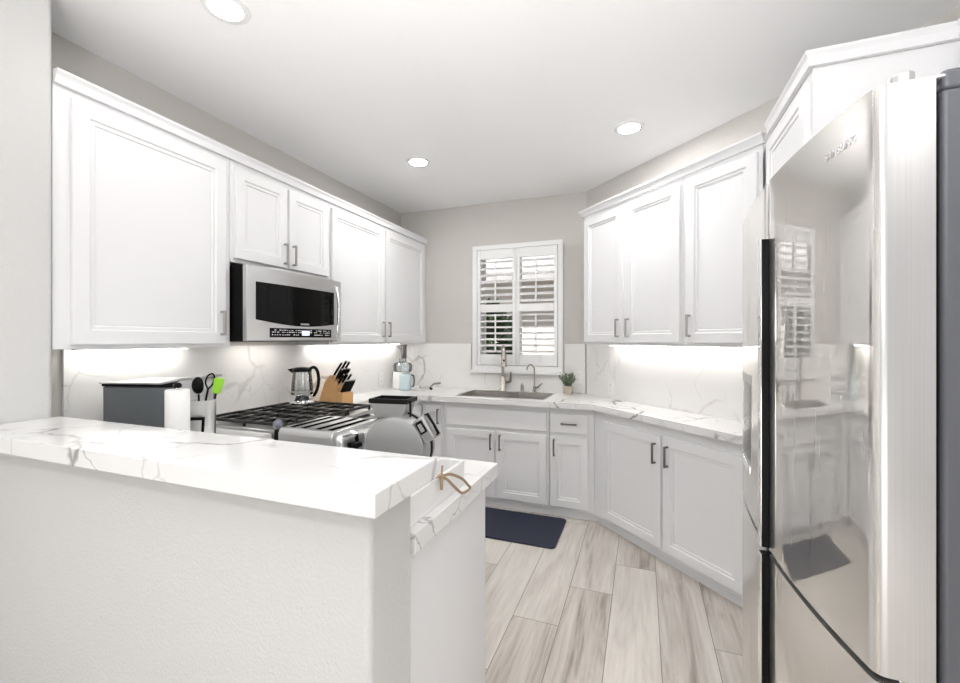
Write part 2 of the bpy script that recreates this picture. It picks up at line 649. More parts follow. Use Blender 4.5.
# plantation shutters: a leaf each
def shutter(x0, x1, label):
    t = thing('window_shutter', label, 'shutter', ((x0 + x1) / 2, YB - 0.004, WZ0 + 0.004), 0, None)
    hw = (x1 - x0) / 2
    hh = WZ1 - WZ0 - 0.008
    st, top, bot = 0.034, 0.090, 0.105
    y0, y1 = -0.022, 0.006
    midz = 0.515
    mh = 0.075
    bm = nb()
    for a, b_, c, d in ((-hw, -hw + st, 0, hh), (hw - st, hw, 0, hh), (-hw + st, hw - st, 0, bot),
                        (-hw + st, hw - st, hh - top, hh), (-hw + st, hw - st, midz, midz + mh)):
        box(bm, a, b_, y0, y1, c, d)
    mk('shutter_frame', bm, M['trim'], t, bevel=0.003)
    for lo, hi in ((bot, midz), (midz + mh, hh - top)):
        n = 7
        stp = (hi - lo) / n
        for i in range(n):
            zc = lo + stp * (i + 0.5)
            bm = nb()
            pr = []
            for k in range(12):
                q = 2 * math.pi * k / 12
                pr.append((0.031 * math.cos(q), 0.0048 * math.sin(q)))
            mx = Matrix.Translation((-hw + st + 0.002, -0.008, zc)) @ Matrix.Rotation(R(30 if lo > 0.3 else 17), 4, 'X') @ Matrix(
                ((0, 0, 1, 0), (1, 0, 0, 0), (0, 1, 0, 0), (0, 0, 0, 1)))
            prism_mat(bm, pr, 2 * (hw - st) - 0.004, mx)
            mk('louver', bm, M['trim'], t)
        bm = nb()
        box(bm, -0.007, 0.007, -0.052, -0.042, lo + 0.02, hi - 0.02)
        mk('tilt_rod', bm, M['trim'], t, bevel=0.002)


xm = (WX0 + WX1) / 2
shutter(WX0 + 0.004, xm - 0.002, 'left white louvered shutter leaf of the kitchen window')
shutter(xm + 0.002, WX1 - 0.004, 'right white louvered shutter leaf of the kitchen window')


# ------------------------------------------------------------------ fitted cabinets
def pull(parent, x, y, z, L=0.13, vert=True, mat=None):
    """bar pull in front of plane y (facing local -y)"""
    bm = nb()
    h = L / 2
    r = 0.0055
    if vert:
        box(bm, x - r, x + r, y - 0.032, y - 0.022, z - h, z + h)
        for s in (-1, 1):
            zz = z + s * (h - 0.006)
            box(bm, x - r, x + r, y - 0.0225, y + 0.001, zz - 0.006, zz + 0.006)
    else:
        box(bm, x - h, x + h, y - 0.032, y - 0.022, z - r, z + r)
        for s in (-1, 1):
            xx = x + s * (h - 0.006)
            box(bm, xx - 0.006, xx + 0.006, y - 0.0225, y + 0.001, z - r, z + r)
    return mk('handle', bm, mat or M['nickel'], parent, bevel=0.0015)


def cabinet(name, label, cat, loc, rz, plan, z0, z1, depth, doors, drawers=(), mat=None, group=None, toe=None, frame=0.06, open_top=0):
    """plan: local polygon; doors (x0,x1,z0,z1,handle x, handle z centre or None)"""
    t = thing(name, label, cat, loc, rz, group)
    bm = nb()
    if open_top:
        xs, ys_ = [p[0] for p in plan], [p[1] for p in plan]
        prism(bm, plan, z0, open_top)
        box(bm, min(xs), max(xs), min(ys_), min(ys_) + 0.018, open_top, z1)
        box(bm, min(xs), min(xs) + 0.018, min(ys_) + 0.018, max(ys_), open_top, z1)
        box(bm, max(xs) - 0.018, max(xs), min(ys_) + 0.018, max(ys_), open_top, z1)
    else:
        prism(bm, plan, z0, z1)
    mk('body', bm, M['cab'], t, bevel=0.0015)
    if toe:
        bm = nb()
        prism(bm, toe, 0.0, z0)
        mk('toe_kick', bm, M['cab'], t)
    for d in doors:
        bm = nb()
        door_panel(bm, d[0], d[1], d[2], d[3], -depth, frame=frame)
        do = mk('door', bm, M['cab'], t, smooth=0)
        if d[4] is not None:
            pull(do, d[4], -depth - 0.02, d[5], mat=mat)
    for d in drawers:
        bm = nb()
        box(bm, d[0], d[1], -depth - 0.02, -depth, d[2], d[3])
        do = mk('drawer' if d[4] else 'false_front', bm, M['cab'], t, bevel=0.004)
        if d[4]:
            pull(do, (d[0] + d[1]) / 2, -depth - 0.02, (d[2] + d[3]) / 2, vert=False, mat=mat, L=0.12)
    return t


G = 0.0015
UZ0, UZ1 = 1.365, 2.385
# left run of wall cabinets: local x = world y, local y = -(world x - XL)
LR = R(90)
UD = 0.300
lx = XL + 0.001


def left_plan(y0, y1, d):
    return [(y0 + G, -d), (y1 - G, -d), (y1 - G, -0.001), (y0 + G, -0.001)]


g_up = None
cabinet('wall_cabinet', 'tall white single-door wall cabinet left of the microwave', 'cabinet', (lx, 0, 0), LR,
        left_plan(YS + 0.002, 1.695, UD), UZ0, UZ1, UD, [(0.998, 1.660, 1.383, 2.352, 1.628, 1.49)])
cabinet('wall_cabinet', 'short white two-door wall cabinet directly above the microwave', 'cabinet', (lx, 0, 0), LR,
        left_plan(1.695, 2.480, UD), 1.828, UZ1, UD,
        [(1.716, 2.082, 1.85, 2.352, 2.055, 1.935), (2.098, 2.460, 1.85, 2.352, 2.125, 1.935)])
cabinet('wall_cabinet', 'tall white two-door wall cabinet between the microwave and the window wall', 'cabinet', (lx, 0, 0), LR,
        left_plan(2.480, YB - 0.001, UD), UZ0, UZ1, UD,
        [(2.498, 3.160, 1.383, 2.352, 3.132, 1.49), (3.192, 3.895, 1.383, 2.352, 3.222, 1.49)])


def crown(name, label, path, z0, z1, out=0.03):
    """path: list of (x,y) front line with outward offset to the right-hand side of travel"""
    bm = nb()
    n = len(path)
    prof = [(0.0, z0), (0.006, z0), (0.008, z0 + 0.012), (out * 0.55, z0 + (z1 - z0) * 0.55), (out * 0.9, z1 - 0.012), (out, z1 - 0.01), (out, z1), (-0.01, z1), (-0.01, z0)]
    P = [Vector(p) for p in path]
    rings = []
    for i, p in enumerate(P):
        ds = []
        if i > 0:
            ds.append((P[i] - P[i - 1]).normalized())
        if i < n - 1:
            ds.append((P[i + 1] - P[i]).normalized())
        ns = [Vector((d.y, -d.x)) for d in ds]
        m = sum(ns, Vector((0, 0))).normalized()
        k = 1 / m.dot(ns[0])
        rings.append([bm.verts.new((p.x + m.x * o * k, p.y + m.y * o * k, z)) for o, z in prof])
    for a, b in zip(rings, rings[1:]):
        for i in range(len(prof)):
            j = (i + 1) % len(prof)
            bm.faces.new((a[i], a[j], b[j], b[i]))
    bm.faces.new(rings[0])
    bm.faces.new(list(reversed(rings[-1])))
    return struct(name, bm, M['cab'], smooth=20)


fx = lx + UD
crown('trim_1', '', [(fx + 0.011, YS + 0.004), (fx + 0.011, YB - 0.002)], UZ1 + 0.0005, 2.435, 0.022)

# diagonal run: local x along the wall from the back corner, local -y out from the wall
DR = R(-45)
dloc = (XC - 0.0007, YB - 0.0007, 0)
DD = 0.288


def dg(s, d):
    """diagonal run local -> world"""
    return (dloc[0] + s / S2 - d / S2, dloc[1] - s / S2 - d / S2)


PANX = 0.585   # face of the pantry
s_p = (PANX - dloc[0] + DD / S2) * S2
cabinet('wall_cabinet', 'white two-door wall cabinet on the angled wall nearest the window', 'cabinet', dloc, DR,
        [(0.338, -DD), (1.290 - G, -DD), (1.290 - G, -0.001), (0.338, -0.001)], UZ0, UZ1, DD,
        [(0.355, 0.775, 1.383, 2.352, 0.745, 1.485), (0.815, 1.268, 1.383, 2.352, 0.845, 1.485)])
cabinet('wall_cabinet', 'white single-door wall cabinet on the angled wall beside the refrigerator', 'cabinet', dloc, DR,
        [(1.290, -DD), (s_p - 0.025, -DD), (s_p - DD - 0.03, -0.001), (1.290, -0.001)], UZ0, UZ1, DD,
        [(1.312, 1.735, 1.383, 2.352, 1.342, 1.485)])
a0, a1 = dg(0.332, DD + 0.009), dg(s_p - 0.012, DD + 0.009)
cpath = [dg(0.332, 0.002), a0, a1]
crown('trim_2', '', [tuple(p) for p in cpath], UZ1 + 0.0005, 2.435, 0.026)

# pantry / deep cabinet column between the angled wall and the refrigerator
PY = 1.90


def pan_poly(x0, inset=0.002):
    q = DC * 1.0 - 0.003
    return [(x0, PY), (XR - 0.002, PY), (XR - 0.002, q - XR), (x0, q - x0)]


pt = thing('pantry_cabinet', 'tall white deep cabinet column behind the refrigerator with plain side panel', 'cabinet', (PANX, PY, 0), 0)
bm = nb()
prism(bm, [(x - PANX, y - PY) for x, y in pan_poly(PANX)], 0.0, 2.40)
mk('body', bm, M['cab'], pt, bevel=0.0015)
bm = nb()
door_panel(bm, -0.545, -0.025, 1.40, 2.362, 0.0, frame=0.06)
o = mk('door', bm, M['cab'], pt, smooth=0, rot=(0, 0, R(-90)))
pull(o, -0.055, -0.02, 1.49)
crown('trim_3', '', [(PANX - 0.012, DC - PANX - 0.05 - 0.42), (PANX - 0.012, PY - 0.012), (0.985, PY - 0.012), (0.985, 0.74)], 2.4005, 2.452, 0.018)
# cabinet above the refrigerator
fc = thing('wall_cabinet', 'white cabinet above and behind the top of the refrigerator', 'cabinet', (0.995, 0.74, 0), 0)
bm = nb()
box(bm, 0, XR - 0.997, 0, PY - 0.002 - 0.74, 1.86, 2.40)
mk('body', bm, M['cab'], fc, bevel=0.0015)
for k in range(2):
    bm = nb()
    door_panel(bm, -(0.57 + 0.565 * k), -(0.02 + 0.565 * k), 1.88, 2.365, 0.0)
    o = mk('door', bm, M['cab'], fc, smooth=0, rot=(0, 0, R(-90)))

# ---- base cabinets
BZ0, BZ1 = 0.062, 0.868
YFa = 3.372          # carcass front of back run (doors come 2 cm forward)
bx = (XC, YB - 0.001, 0)
BD = YB - 0.001 - YFa
DBD = (DC - 3.028) / S2     # carcass depth diagonal
TD = 0.03
# intersection of back front plane and diagonal front plane
xi = 3.028 - YFa


def bplan(x0, x1, d):
    return [(x0 - XC + G, -d), (x1 - XC - G, -d), (x1 - XC - G, -0.001), (x0 - XC + G, -0.001)]


dk = M['bronze']
LFX = -1.835   # carcass front of the left run
cabinet('base_cabinet', 'white base cabinet in the inner corner left of the sink', 'cabinet', bx, 0,
        bplan(LFX, -1.62, BD), BZ0, BZ1, BD, [(-1.83 - XC + 0.02, -1.635 - XC, 0.09, 0.825, -1.66 - XC, 0.735)], mat=dk, toe=bplan(LFX, -1.62, BD - TD))
cabinet('base_cabinet', 'white base cabinet under the sink with two doors and a false drawer front', 'cabinet', bx, 0,
        bplan(-1.62, -0.69, BD), BZ0, BZ1, BD,
        [(-1.585 - XC, -1.145 - XC, 0.09, 0.640, -1.175 - XC, 0.555), (-1.125 - XC, -0.712 - XC, 0.09, 0.640, -1.095 - XC, 0.555)],
        [(-1.585 - XC, -0.712 - XC, 0.672, 0.822, False)], mat=dk, toe=bplan(-1.62, -0.69, BD - TD), open_top=0.69)
xr_ = xi
cabinet('base_cabinet', 'narrow white base cabinet right of the sink with one drawer over one door', 'cabinet', bx, 0,
        [(-0.69 - XC + G, -BD), (xi - XC, -BD), (xi - XC + 0.0, -0.20), (-0.002, -0.001), (-0.69 - XC + G, -0.001)], BZ0, BZ1, BD,
        [(-0.678 - XC, -0.388 - XC, 0.09, 0.640, -0.648 - XC, 0.555)],
        [(-0.678 - XC, -0.388 - XC, 0.672, 0.822, True)], mat=dk,
        toe=[(-0.69 - XC + G, -BD + TD), (-0.3325 - XC, -BD + TD), (-0.3325 - XC, -0.21), (-0.69 - XC + G, -0.21)])


def w2d(x, y):
    X, Y = x - dloc[0], y - dloc[1]
    return ((X - Y) / S2, (X + Y) / S2)


pi_ = w2d(xi, YFa)
pi2 = w2d(xi, YB - 0.20)
cabinet('base_cabinet', 'white base cabinet with two tall doors under the angled counter', 'cabinet', dloc, DR,
        [(pi_[0] + 0.003, -DBD), (w2d(PANX - 0.003, 3.028 - PANX)[0], -DBD), (w2d(PANX - 0.003, DC - PANX)[0], -0.002), (0.012, -0.002), (pi2[0] + 0.01, pi2[1] - 0.01)],
        BZ0, BZ1, DBD,
        [(0.617, 1.158, 0.09, 0.800, 1.118, 0.685), (1.175, 1.700, 0.09, 0.800, 1.215, 0.685)], mat=dk,
        toe=[w2d(-0.3315, 3.402), (w2d(PANX - 0.003, 3.028 - PANX)[0] - TD - 0.004, -DBD + TD), (w2d(PANX - 0.003, DC - PANX)[0], -0.002), (0.2, -0.01)])
# left run bases
LD = LFX - lx
RY0, RY1 = 1.705, 2.470
cabinet('base_cabinet', 'white base cabinet right of the gas range along the left wall', 'cabinet', (lx, 0, 0), LR,
        left_plan(RY1, YB - 0.003, LD), BZ0, BZ1, LD, [(RY1 + 0.02, 3.33, 0.09, 0.64, RY1 + 0.06, 0.555)],
        [(RY1 + 0.02, 3.33, 0.672, 0.822, True)], mat=dk, toe=left_plan(RY1, YB - 0.002, LD - TD))
# peninsula base: fronts face the kitchen (+y), plain panel at its end
pb = thing('peninsula_cabinet', 'white peninsula base cabinet with plain end panel behind the half wall', 'cabinet', (-0.565, PY1 + 0.002, 0), 0)
bm = nb()
box(bm, -1.26, 0, 0, 0.565, 0.062, 0.858)
box(bm, -1.26, 0, 0, 0.535, 0.0, 0.062)
mk('body', bm, M['cab'], pb, bevel=0.0015)
bm = nb()
box(bm, 0.0005, 0.012, 0.0, 0.565, 0.0, 0.858)
mk('end_panel', bm, M['cab'], pb, bevel=0.002)
for k in range(2):
    bm = nb()
    door_panel(bm, 0.03 + 0.6 * k, 0.60 + 0.6 * k, 0.09, 0.64, 0.0)
    o = mk('door', bm, M['cab'], pb, smooth=0, loc=(0, 0.565, 0), rot=(0, 0, R(180)))
    pull(o, 0.56 - 0.49 * k + 0.6 * k, -0.02, 0.555, mat=dk)
    bm = nb()
    box(bm, -(0.60 + 0.6 * k), -(0.03 + 0.6 * k), 0.565, 0.585, 0.672, 0.822)
    mk('drawer', bm, M['cab'], pb, bevel=0.004)
cabinet('base_cabinet', 'white base cabinet in the corner left of the gas range', 'cabinet', (lx, 0, 0), LR,
        left_plan(PY1 + 0.004, RY0, LD), BZ0, BZ1 - 0.011, LD, [], toe=left_plan(PY1 + 0.004, RY0, LD - TD))

# ---- counters
CZ = 0.914
YF, CF = 3.316, 2.964
CFX = -1.81
bm = nb()
xj = CF - YF
W = 0.003
outer = [(XL + W, RY1 + 0.003), (CFX, RY1 + 0.003), (CFX, YF), (xj, YF), (PANX - 0.003, CF - PANX + 0.003), (PANX - 0.003, DC - PANX - W), (XC - 0.001, YB - W), (XL + W, YB - W)]
# counter with sink cut-out: build around the hole
SKX0, SKX1, SKY0, SKY1 = -1.52, -0.75, 3.425, 3.845


def slab(bm, pts, z0, z1):
    prism(bm, pts, z0, z1)


slab(bm, [outer[0], outer[1], outer[2], (SKX0, YF), (SKX0, YB - W), outer[7]], CZ - 0.044, CZ)
slab(bm, [(SKX0, YF), (SKX1, YF), (SKX1, SKY0), (SKX0, SKY0)], CZ - 0.044, CZ)
slab(bm, [(SKX0, SKY1), (SKX1, SKY1), (SKX1, YB - W), (SKX0, YB - W)], CZ - 0.044, CZ)
slab(bm, [(SKX1, YF), outer[3], outer[4], outer[5], outer[6], (SKX1, YB - W)], CZ - 0.044, CZ)
bmesh.ops.remove_doubles(bm, verts=bm.verts, dist=0.0004)
# drop interior duplicate faces
seen = {}
for f in list(bm.faces):
    k = tuple(sorted(v.index for v in f.verts))
bm.verts.index_update()
for f in list(bm.faces):
    k = frozenset(v.index for v in f.verts)
    seen.setdefault(k, []).append(f)
kill = [f for fs in seen.values() if len(fs) > 1 for f in fs]
bmesh.ops.delete(bm, geom=kill, context='FACES_ONLY')
tag(mk('countertop', bm, M['quartz'], smooth=0), 'white veined quartz countertop running from the range round the sink to the angled wall', 'countertop')

bm = nb()
prism(bm, [(XL + W, PY1 + 0.003), (-0.535, PY1 + 0.003), (-0.535, 1.612), (CFX, 1.612), (CFX, RY0 - 0.003), (XL + W, RY0 - 0.003)], CZ - 0.055, CZ)
tag(mk('countertop', bm, M['quartz'], bevel=0.002), 'lower white quartz peninsula countertop behind the raised bar', 'countertop')
bm = nb()
prism(bm, [(SX + 0.002, 0.69), (-0.476, 0.69), (-0.476, 0.958), (SX + 0.002, 0.958)], 1.0605, 1.110)
bar = tag(mk('bar_top', bm, M['quartz'], bevel=0.0025), 'raised white quartz bar top with grey veins on the half wall', 'countertop')
bm = nb()
box(bm, -1.7455, -1.7440, 0.6894, 0.95, 1.062, 1.1103)
mk('joint_line', bm, pbr('grout_grey', (0.45, 0.45, 0.45), 0.6), bar)

# ---- backsplashes
bm = nb()
box(bm, XL + 0.0015, XL + 0.015, 1.112, YB - 0.017, CZ, 1.363)
tag(mk('backsplash', bm, M['splash']), 'veined stone backsplash along the left wall behind the range', 'backsplash')
bm = nb()
for x0, x1, z1 in ((XL + 0.017, -1.590, 1.363), (-0.665, XC - 0.012, 1.363), (-1.590, -0.665, 1.073)):
    box(bm, x0, x1, YB - 0.0145, YB - 0.0015, CZ, z1)
tag(mk('backsplash', bm, M['splash']), 'veined stone backsplash under and beside the window', 'backsplash')
bm = nb()
p0, p1, p2, p3 = dg(0.008, 0.0145), dg(w2d(PANX - 0.012, 0)[0] * 0 + (PANX - 0.01 - XC) * S2 - 0.02, 0.0145), None, None
s1 = (PANX - 0.012 - XC) * S2
prism(bm, [dg(0.012, 0.001), dg(0.018, 0.0145), dg(s1, 0.0145), dg(s1, 0.001)], CZ, 1.363)
tag(mk('backsplash', bm, M['splash']), 'veined stone backsplash on the angled wall right of the window', 'backsplash')

# ---- under-cabinet strips


def led(label, loc, rz, x0, x1):
    t = thing('light_strip', label, 'light', loc, rz)
    bm = nb()
    box(bm, x0, x1, -0.085, -0.055, UZ0 - 0.010, UZ0 - 0.001)
    mk('housing', bm, M['white_plastic'], t)
    bm = nb()
    box(bm, x0 + 0.005, x1 - 0.005, -0.082, -0.058, UZ0 - 0.0125, UZ0 - 0.0102)
    mk('diffuser', bm, M['led'], t)


led('glowing light strip under the wall cabinet left of the microwave', (lx, 0, 0), LR, 1.12, 1.62)
led('glowing light strip under the wall cabinet right of the microwave', (lx, 0, 0), LR, 2.56, 3.80)
led('glowing light strip under the cabinets on the angled wall', dloc, DR, 0.40, 1.53)

# ---- outlets


def outlet(label, loc, rz, w_=0.07):
    t = thing('wall_outlet', label, 'outlet', loc, rz)
    bm = nb()
    box(bm, -w_ / 2, w_ / 2, -0.005, 0, -0.058, 0.058)
    mk('cover_plate', bm, M['white_plastic'], t, bevel=0.0015)
    for s in (-1, 1):
        bm = nb()
        box(bm, -0.016, 0.016, -0.0065, -0.005, s * 0.024 - 0.015, s * 0.024 + 0.015)
        sk = mk('socket', bm, M['trim'], t, bevel=0.0008)
        bm = nb()
        for q in (-0.006, 0.006):
            box(bm, q - 0.001, q + 0.001, -0.0068, -0.0064, s * 0.024 - 0.004, s * 0.024 + 0.006)
        mk('slots', bm, M['black'], sk)


outlet('white outlet on the left backsplash behind the knife block', (XL + 0.0152, 3.56, 1.02), LR)
outlet('white outlet on the angled backsplash right of the potted plant', dg(0.335, 0.0148) + (1.00,), DR)
outlet('white outlet on the window-wall backsplash beside the corner', (-0.545, YB - 0.0148, 1.06), 0)

# ---- recessed lights


def downlight(x, y, label):
    t = thing('recessed_light', label, 'light', (x, y, H), 0)
    bm = nb()
    lathe(bm, [(0.062, 0.0), (0.064, -0.006), (0.088, -0.004), (0.09, 0.0), (0.062, 0.0)], seg=40)
    mk('trim_ring', bm, M['trim'], t)
    bm = nb()
    lathe(bm, [(0, -0.0035), (0.062, -0.0035), (0.062, -0.0005), (0, -0.0005)], seg=40)
    mk('lens', bm, M['lens' if y > 2 else 'lens_dim'], t)


downlight(-1.573, 1.25, 'round recessed ceiling light above the bar, cut by the top of the picture')
downlight(-1.58, 2.85, 'round recessed ceiling light nearest the left wall cabinets and window wall')
downlight(-0.078, 2.865, 'round recessed ceiling light in front of the angled wall')
downlight(-0.08, 1.25, 'round recessed ceiling light over the kitchen floor before the refrigerator')

# ------------------------------------------------------------------ microwave
mw = thing('microwave', 'stainless over-the-range microwave with black glass window under the short cabinet', 'microwave', (XL, 1.705, 1.392), 0)
MX = -2.02 - XL
bm = nb()
box(bm, 0.018, MX, 0, 0.770, 0, 0.418)
mk('body', bm, M['black'], mw, bevel=0.003)
bm = nb()
# stainless door face, slightly bowed forward along y
n = 16
fr = []
for i in range(n + 1):
    yy = 0.770 * i / n
    fr.append((MX + 0.030 + 0.012 * math.sin(math.pi * i / n), yy))
prism(bm, [(MX + 0.0005, 0)] + fr + [(MX + 0.0005, 0.770)], 0.004, 0.418)
dr = mk('door', bm, M['steel'], mw, bevel=0.002, smooth=20)


def mface(y):
    return MX + 0.030 + 0.012 * math.sin(math.pi * y / 0.770)


def face_panel(bm, poly, proud, thick=0.003):
    """poly of (y,z) on the bowed door face -> thin solid following the bow"""
    f = [bm.verts.new((mface(y) + proud, y, z)) for y, z in poly]
    b_ = [bm.verts.new((mface(y) - thick, y, z)) for y, z in poly]
    bm.faces.new(f)
    bm.faces.new(list(reversed(b_)))
    for i in range(len(poly)):
        j = (i + 1) % len(poly)
        bm.faces.new((f[i], b_[i], b_[j], f[j]))


def strip_panel(bm, ys, zlo, zhi, proud, thick=0.003):
    rows = []
    for y in ys:
        rows.append([bm.verts.new((mface(y) + proud, y, zlo(y))), bm.verts.new((mface(y) + proud, y, zhi(y))),
                     bm.verts.new((mface(y) - thick, y, zhi(y))), bm.verts.new((mface(y) - thick, y, zlo(y)))])
    for a, b in zip(rows, rows[1:]):
        for i in range(4):
            j = (i + 1) % 4
            bm.faces.new((a[i], a[j], b[j], b[i]))
    bm.faces.new(rows[0])
    bm.faces.new(list(reversed(rows[-1])))


ys = [0.055 + (0.690 - 0.055) * i / 20 for i in range(21)]
bm = nb()
strip_panel(bm, ys, lambda y: 0.122 - 0.030 * math.sin(math.pi * min(1, (y - 0.055) / 0.70)), lambda y: 0.332, 0.0015)
mk('window', bm, M['black_glass'], mw, smooth=20)
ys2 = [0.145 + (0.660 - 0.145) * i / 14 for i in range(15)]
bm = nb()
strip_panel(bm, ys2, lambda y: 0.024, lambda y: 0.078, 0.0015)
cp = mk('control_panel', bm, M['black_glass'], mw, smooth=20)
rnd = random.Random(4)
for z in (0.037, 0.052, 0.064):
    bm = nb()
    y = 0.16
    while y < 0.645:
        if 0.385 < y < 0.455:
            y += 0.01
            continue
        wdt = rnd.choice((0.007, 0.011, 0.014))
        if rnd.random() < 0.82:
            box(bm, mface(y + 0.005) + 0.0012, mface(y + 0.005) + 0.0024, y, y + wdt, z, z + rnd.choice((0.003, 0.005)))
        y += 0.0175
    mk('button_row', bm, M['print'], cp, smooth=0)
bm = nb()
strip_panel(bm, [0.385, 0.405, 0.425, 0.45], lambda y: 0.036, lambda y: 0.066, 0.0026, 0.0)
mk('display', bm, emit('blue_white_display', (0.6, 0.68, 0.85), 0.7), cp, smooth=0)
text_mesh('logo', 'SAMSUNG', 0.016, M['print'], mw, (mface(0.40) + 0.0022, 0.41, 0.1005), (R(90), 0, R(90)))
bm = nb()
hp = spline([(mface(0.70) - 0.002, 0.700, 0.378), (mface(0.70) + 0.022, 0.697, 0.350), (mface(0.70) + 0.038, 0.694, 0.26), (mface(0.70) + 0.038, 0.694, 0.16),
             (mface(0.70) + 0.022, 0.697, 0.045), (mface(0.70) - 0.002, 0.700, 0.018)], 6)
tube(bm, hp, 0.0105, 12)
mk('handle', bm, M['chrome'], mw)
bm = nb()
for k in range(9):
    box(bm, MX - 0.19 + k * 0.018, MX - 0.182 + k * 0.018, 0.05, 0.72, -0.003, 0.0005)
mk('grease_filter', bm, M['dull'], mw, smooth=0)
bm = nb()
box(bm, 0.13, 0.18, 0.20, 0.57, -0.004, -0.0005)
mk('cooktop_lamp', bm, emit('cooktop_lamp', (1.0, 0.95, 0.88), 13), mw)

# ------------------------------------------------------------------ gas range
rg = thing('gas_range', 'stainless gas range with black cast iron grates below the microwave', 'stove', (XL + 0.02, RY0, 0), 0)
RW = RY1 - RY0
RD = -1.745 - (XL + 0.02)
bm = nb()
box(bm, 0.0, RD, 0.003, RW - 0.003, 0.05, 0.905)
mk('body', bm, M['steel'], rg, bevel=0.003)
bm = nb()
box(bm, 0.0, RD + 0.035, 0.003, RW - 0.003, 0.9055, 0.928)
mk('cooktop', bm, M['steel'], rg, bevel=0.006)
bm = nb()
box(bm, RD + 0.0005, RD + 0.045, 0.006, RW - 0.006, 0.20, 0.74)
od = mk('oven_door', bm, M['steel'], rg, bevel=0.006)
bm = nb()
box(bm, RD + 0.0455, RD + 0.047, 0.12, RW - 0.12, 0.32, 0.60)
mk('oven_window', bm, M['black_glass'], od)
bm = nb()
tube(bm, [(RD + 0.09, 0.06, 0.70), (RD + 0.09, RW - 0.06, 0.70)], 0.012, 12)
for s in (0.08, RW - 0.08):
    tube(bm, [(RD + 0.09, s, 0.70), (RD + 0.044, s, 0.70)], 0.008, 8)
mk('handle', bm, M['chrome'], od)
bm = nb()
prism_mat(bm, [(0.0, 0), (0.030, 0), (0.052, 0.14), (0, 0.155)], RW - 0.012,
          Matrix(((1, 0, 0, RD + 0.0005), (0, 0, -1, RW - 0.006), (0, 1, 0, 0.748), (0, 0, 0, 1))))
mk('control_panel', bm, M['steel'], rg, smooth=0, bevel=0.002)
for k in range(5):
    bm = nb()
    lathe(bm, [(0, 0), (0.022, 0), (0.019, 0.03), (0, 0.032)], seg=20, mx=Matrix.Translation((RD + 0.040, 0.10 + k * 0.14, 0.82)) @ Matrix.Rotation(R(82), 4, 'Y'))
    mk('knob', bm, M['chrome'], rg)
# burners
for k, (x, y) in enumerate(((0.17, 0.15), (0.46, 0.15), (0.32, 0.38), (0.17, 0.61), (0.46, 0.61))):
    bm = nb()
    lathe(bm, [(0, 0), (0.052, 0), (0.052, 0.010), (0.038, 0.012), (0.038, 0.019), (0, 0.021)], c=(x, y, 0.928), seg=28)
    mk('burner', bm, M['iron'], rg)
# three grates
gz = 0.955
for k in range(3):
    y0 = 0.014 + k * 0.247
    y1 = y0 + 0.238
    x0, x1 = 0.045, RD + 0.02
    bm = nb()
    t_ = 0.006

    def bar_(a0, a1, b0, b1):
        box(bm, a0, a1, b0, b1, gz - 0.008, gz + 0.008)
    bar_(x0, x1, y0, y0 + 2 * t_)
    bar_(x0, x1, y1 - 2 * t_, y1)
    nx = 6
    for i in range(nx + 1):
        xx = x0 + t_ + (x1 - x0 - 2 * t_) * i / nx
        bar_(xx - t_, xx + t_, y0 + 2 * t_, y1 - 2 * t_)
    ym = (y0 + y1) / 2
    bar_(x0 + 0.05, x1 - 0.05, ym - t_, ym + t_)
    for xx in (x0 + t_, (x0 + x1) / 2, x1 - t_):
        for yy in (y0 + t_, y1 - t_):
            box(bm, xx - t_, xx + t_, yy - t_, yy + t_, 0.928, gz - 0.006)
    mk('grate', bm, M['iron'], rg, smooth=0, bevel=0.002)

# ------------------------------------------------------------------ refrigerator
FY0, FY1 = 0.805, 1.660
FYM = (FY0 + FY1) / 2
rf = thing('refrigerator', 'tall glossy stainless four-door refrigerator at the right edge', 'refrigerator', (0.40, FY0, 0), 0)


FYM = 1.2135


def fbow(y):
    return 0.283 + (0.044 if y < FYM else 0.030) * ((y - FYM) / (0.43 if y > FYM else 0.41)) ** 2


def fdoor(ya, yb, z0, z1, ra, rb):
    """plan outline of a bowed door between ya and yb with rounded front corners"""
    pts = []
    n = 22
    for i in range(n + 1):
        y = ya + (yb - ya) * i / n
        x = fbow(y)
        for e, rad, s in ((ya, ra, 1), (yb, rb, -1)):
            d = abs(y - e)
            if rad and d < rad:
                x += rad - math.sqrt(max(0, rad * rad - (rad - d) ** 2))
        pts.append((x, y))
    # finer sampling at rounded corners
    extra = []
    for e, rad, s in ((ya, ra, 1), (yb, rb, -1)):
        for k in range(0, 7):
            q = k / 7 * math.pi / 2
            d = rad * (1 - math.cos(q))
            y = e + s * d
            extra.append((fbow(y) + rad * (1 - math.sin(q)), y))
    pts = [p for p in pts if abs(p[1] - ya) > ra and abs(p[1] - yb) > rb] + extra
    pts.sort(key=lambda p: p[1])
    pts = [(pts[0][0], ya)] + pts[1:-1] + [(pts[-1][0], yb)]
    poly = pts + [(0.394, yb), (0.394, ya)]
    bm = nb()
    prism(bm, [(x - 0.40, y - FY0) for x, y in poly], z0, z1)
    return bm


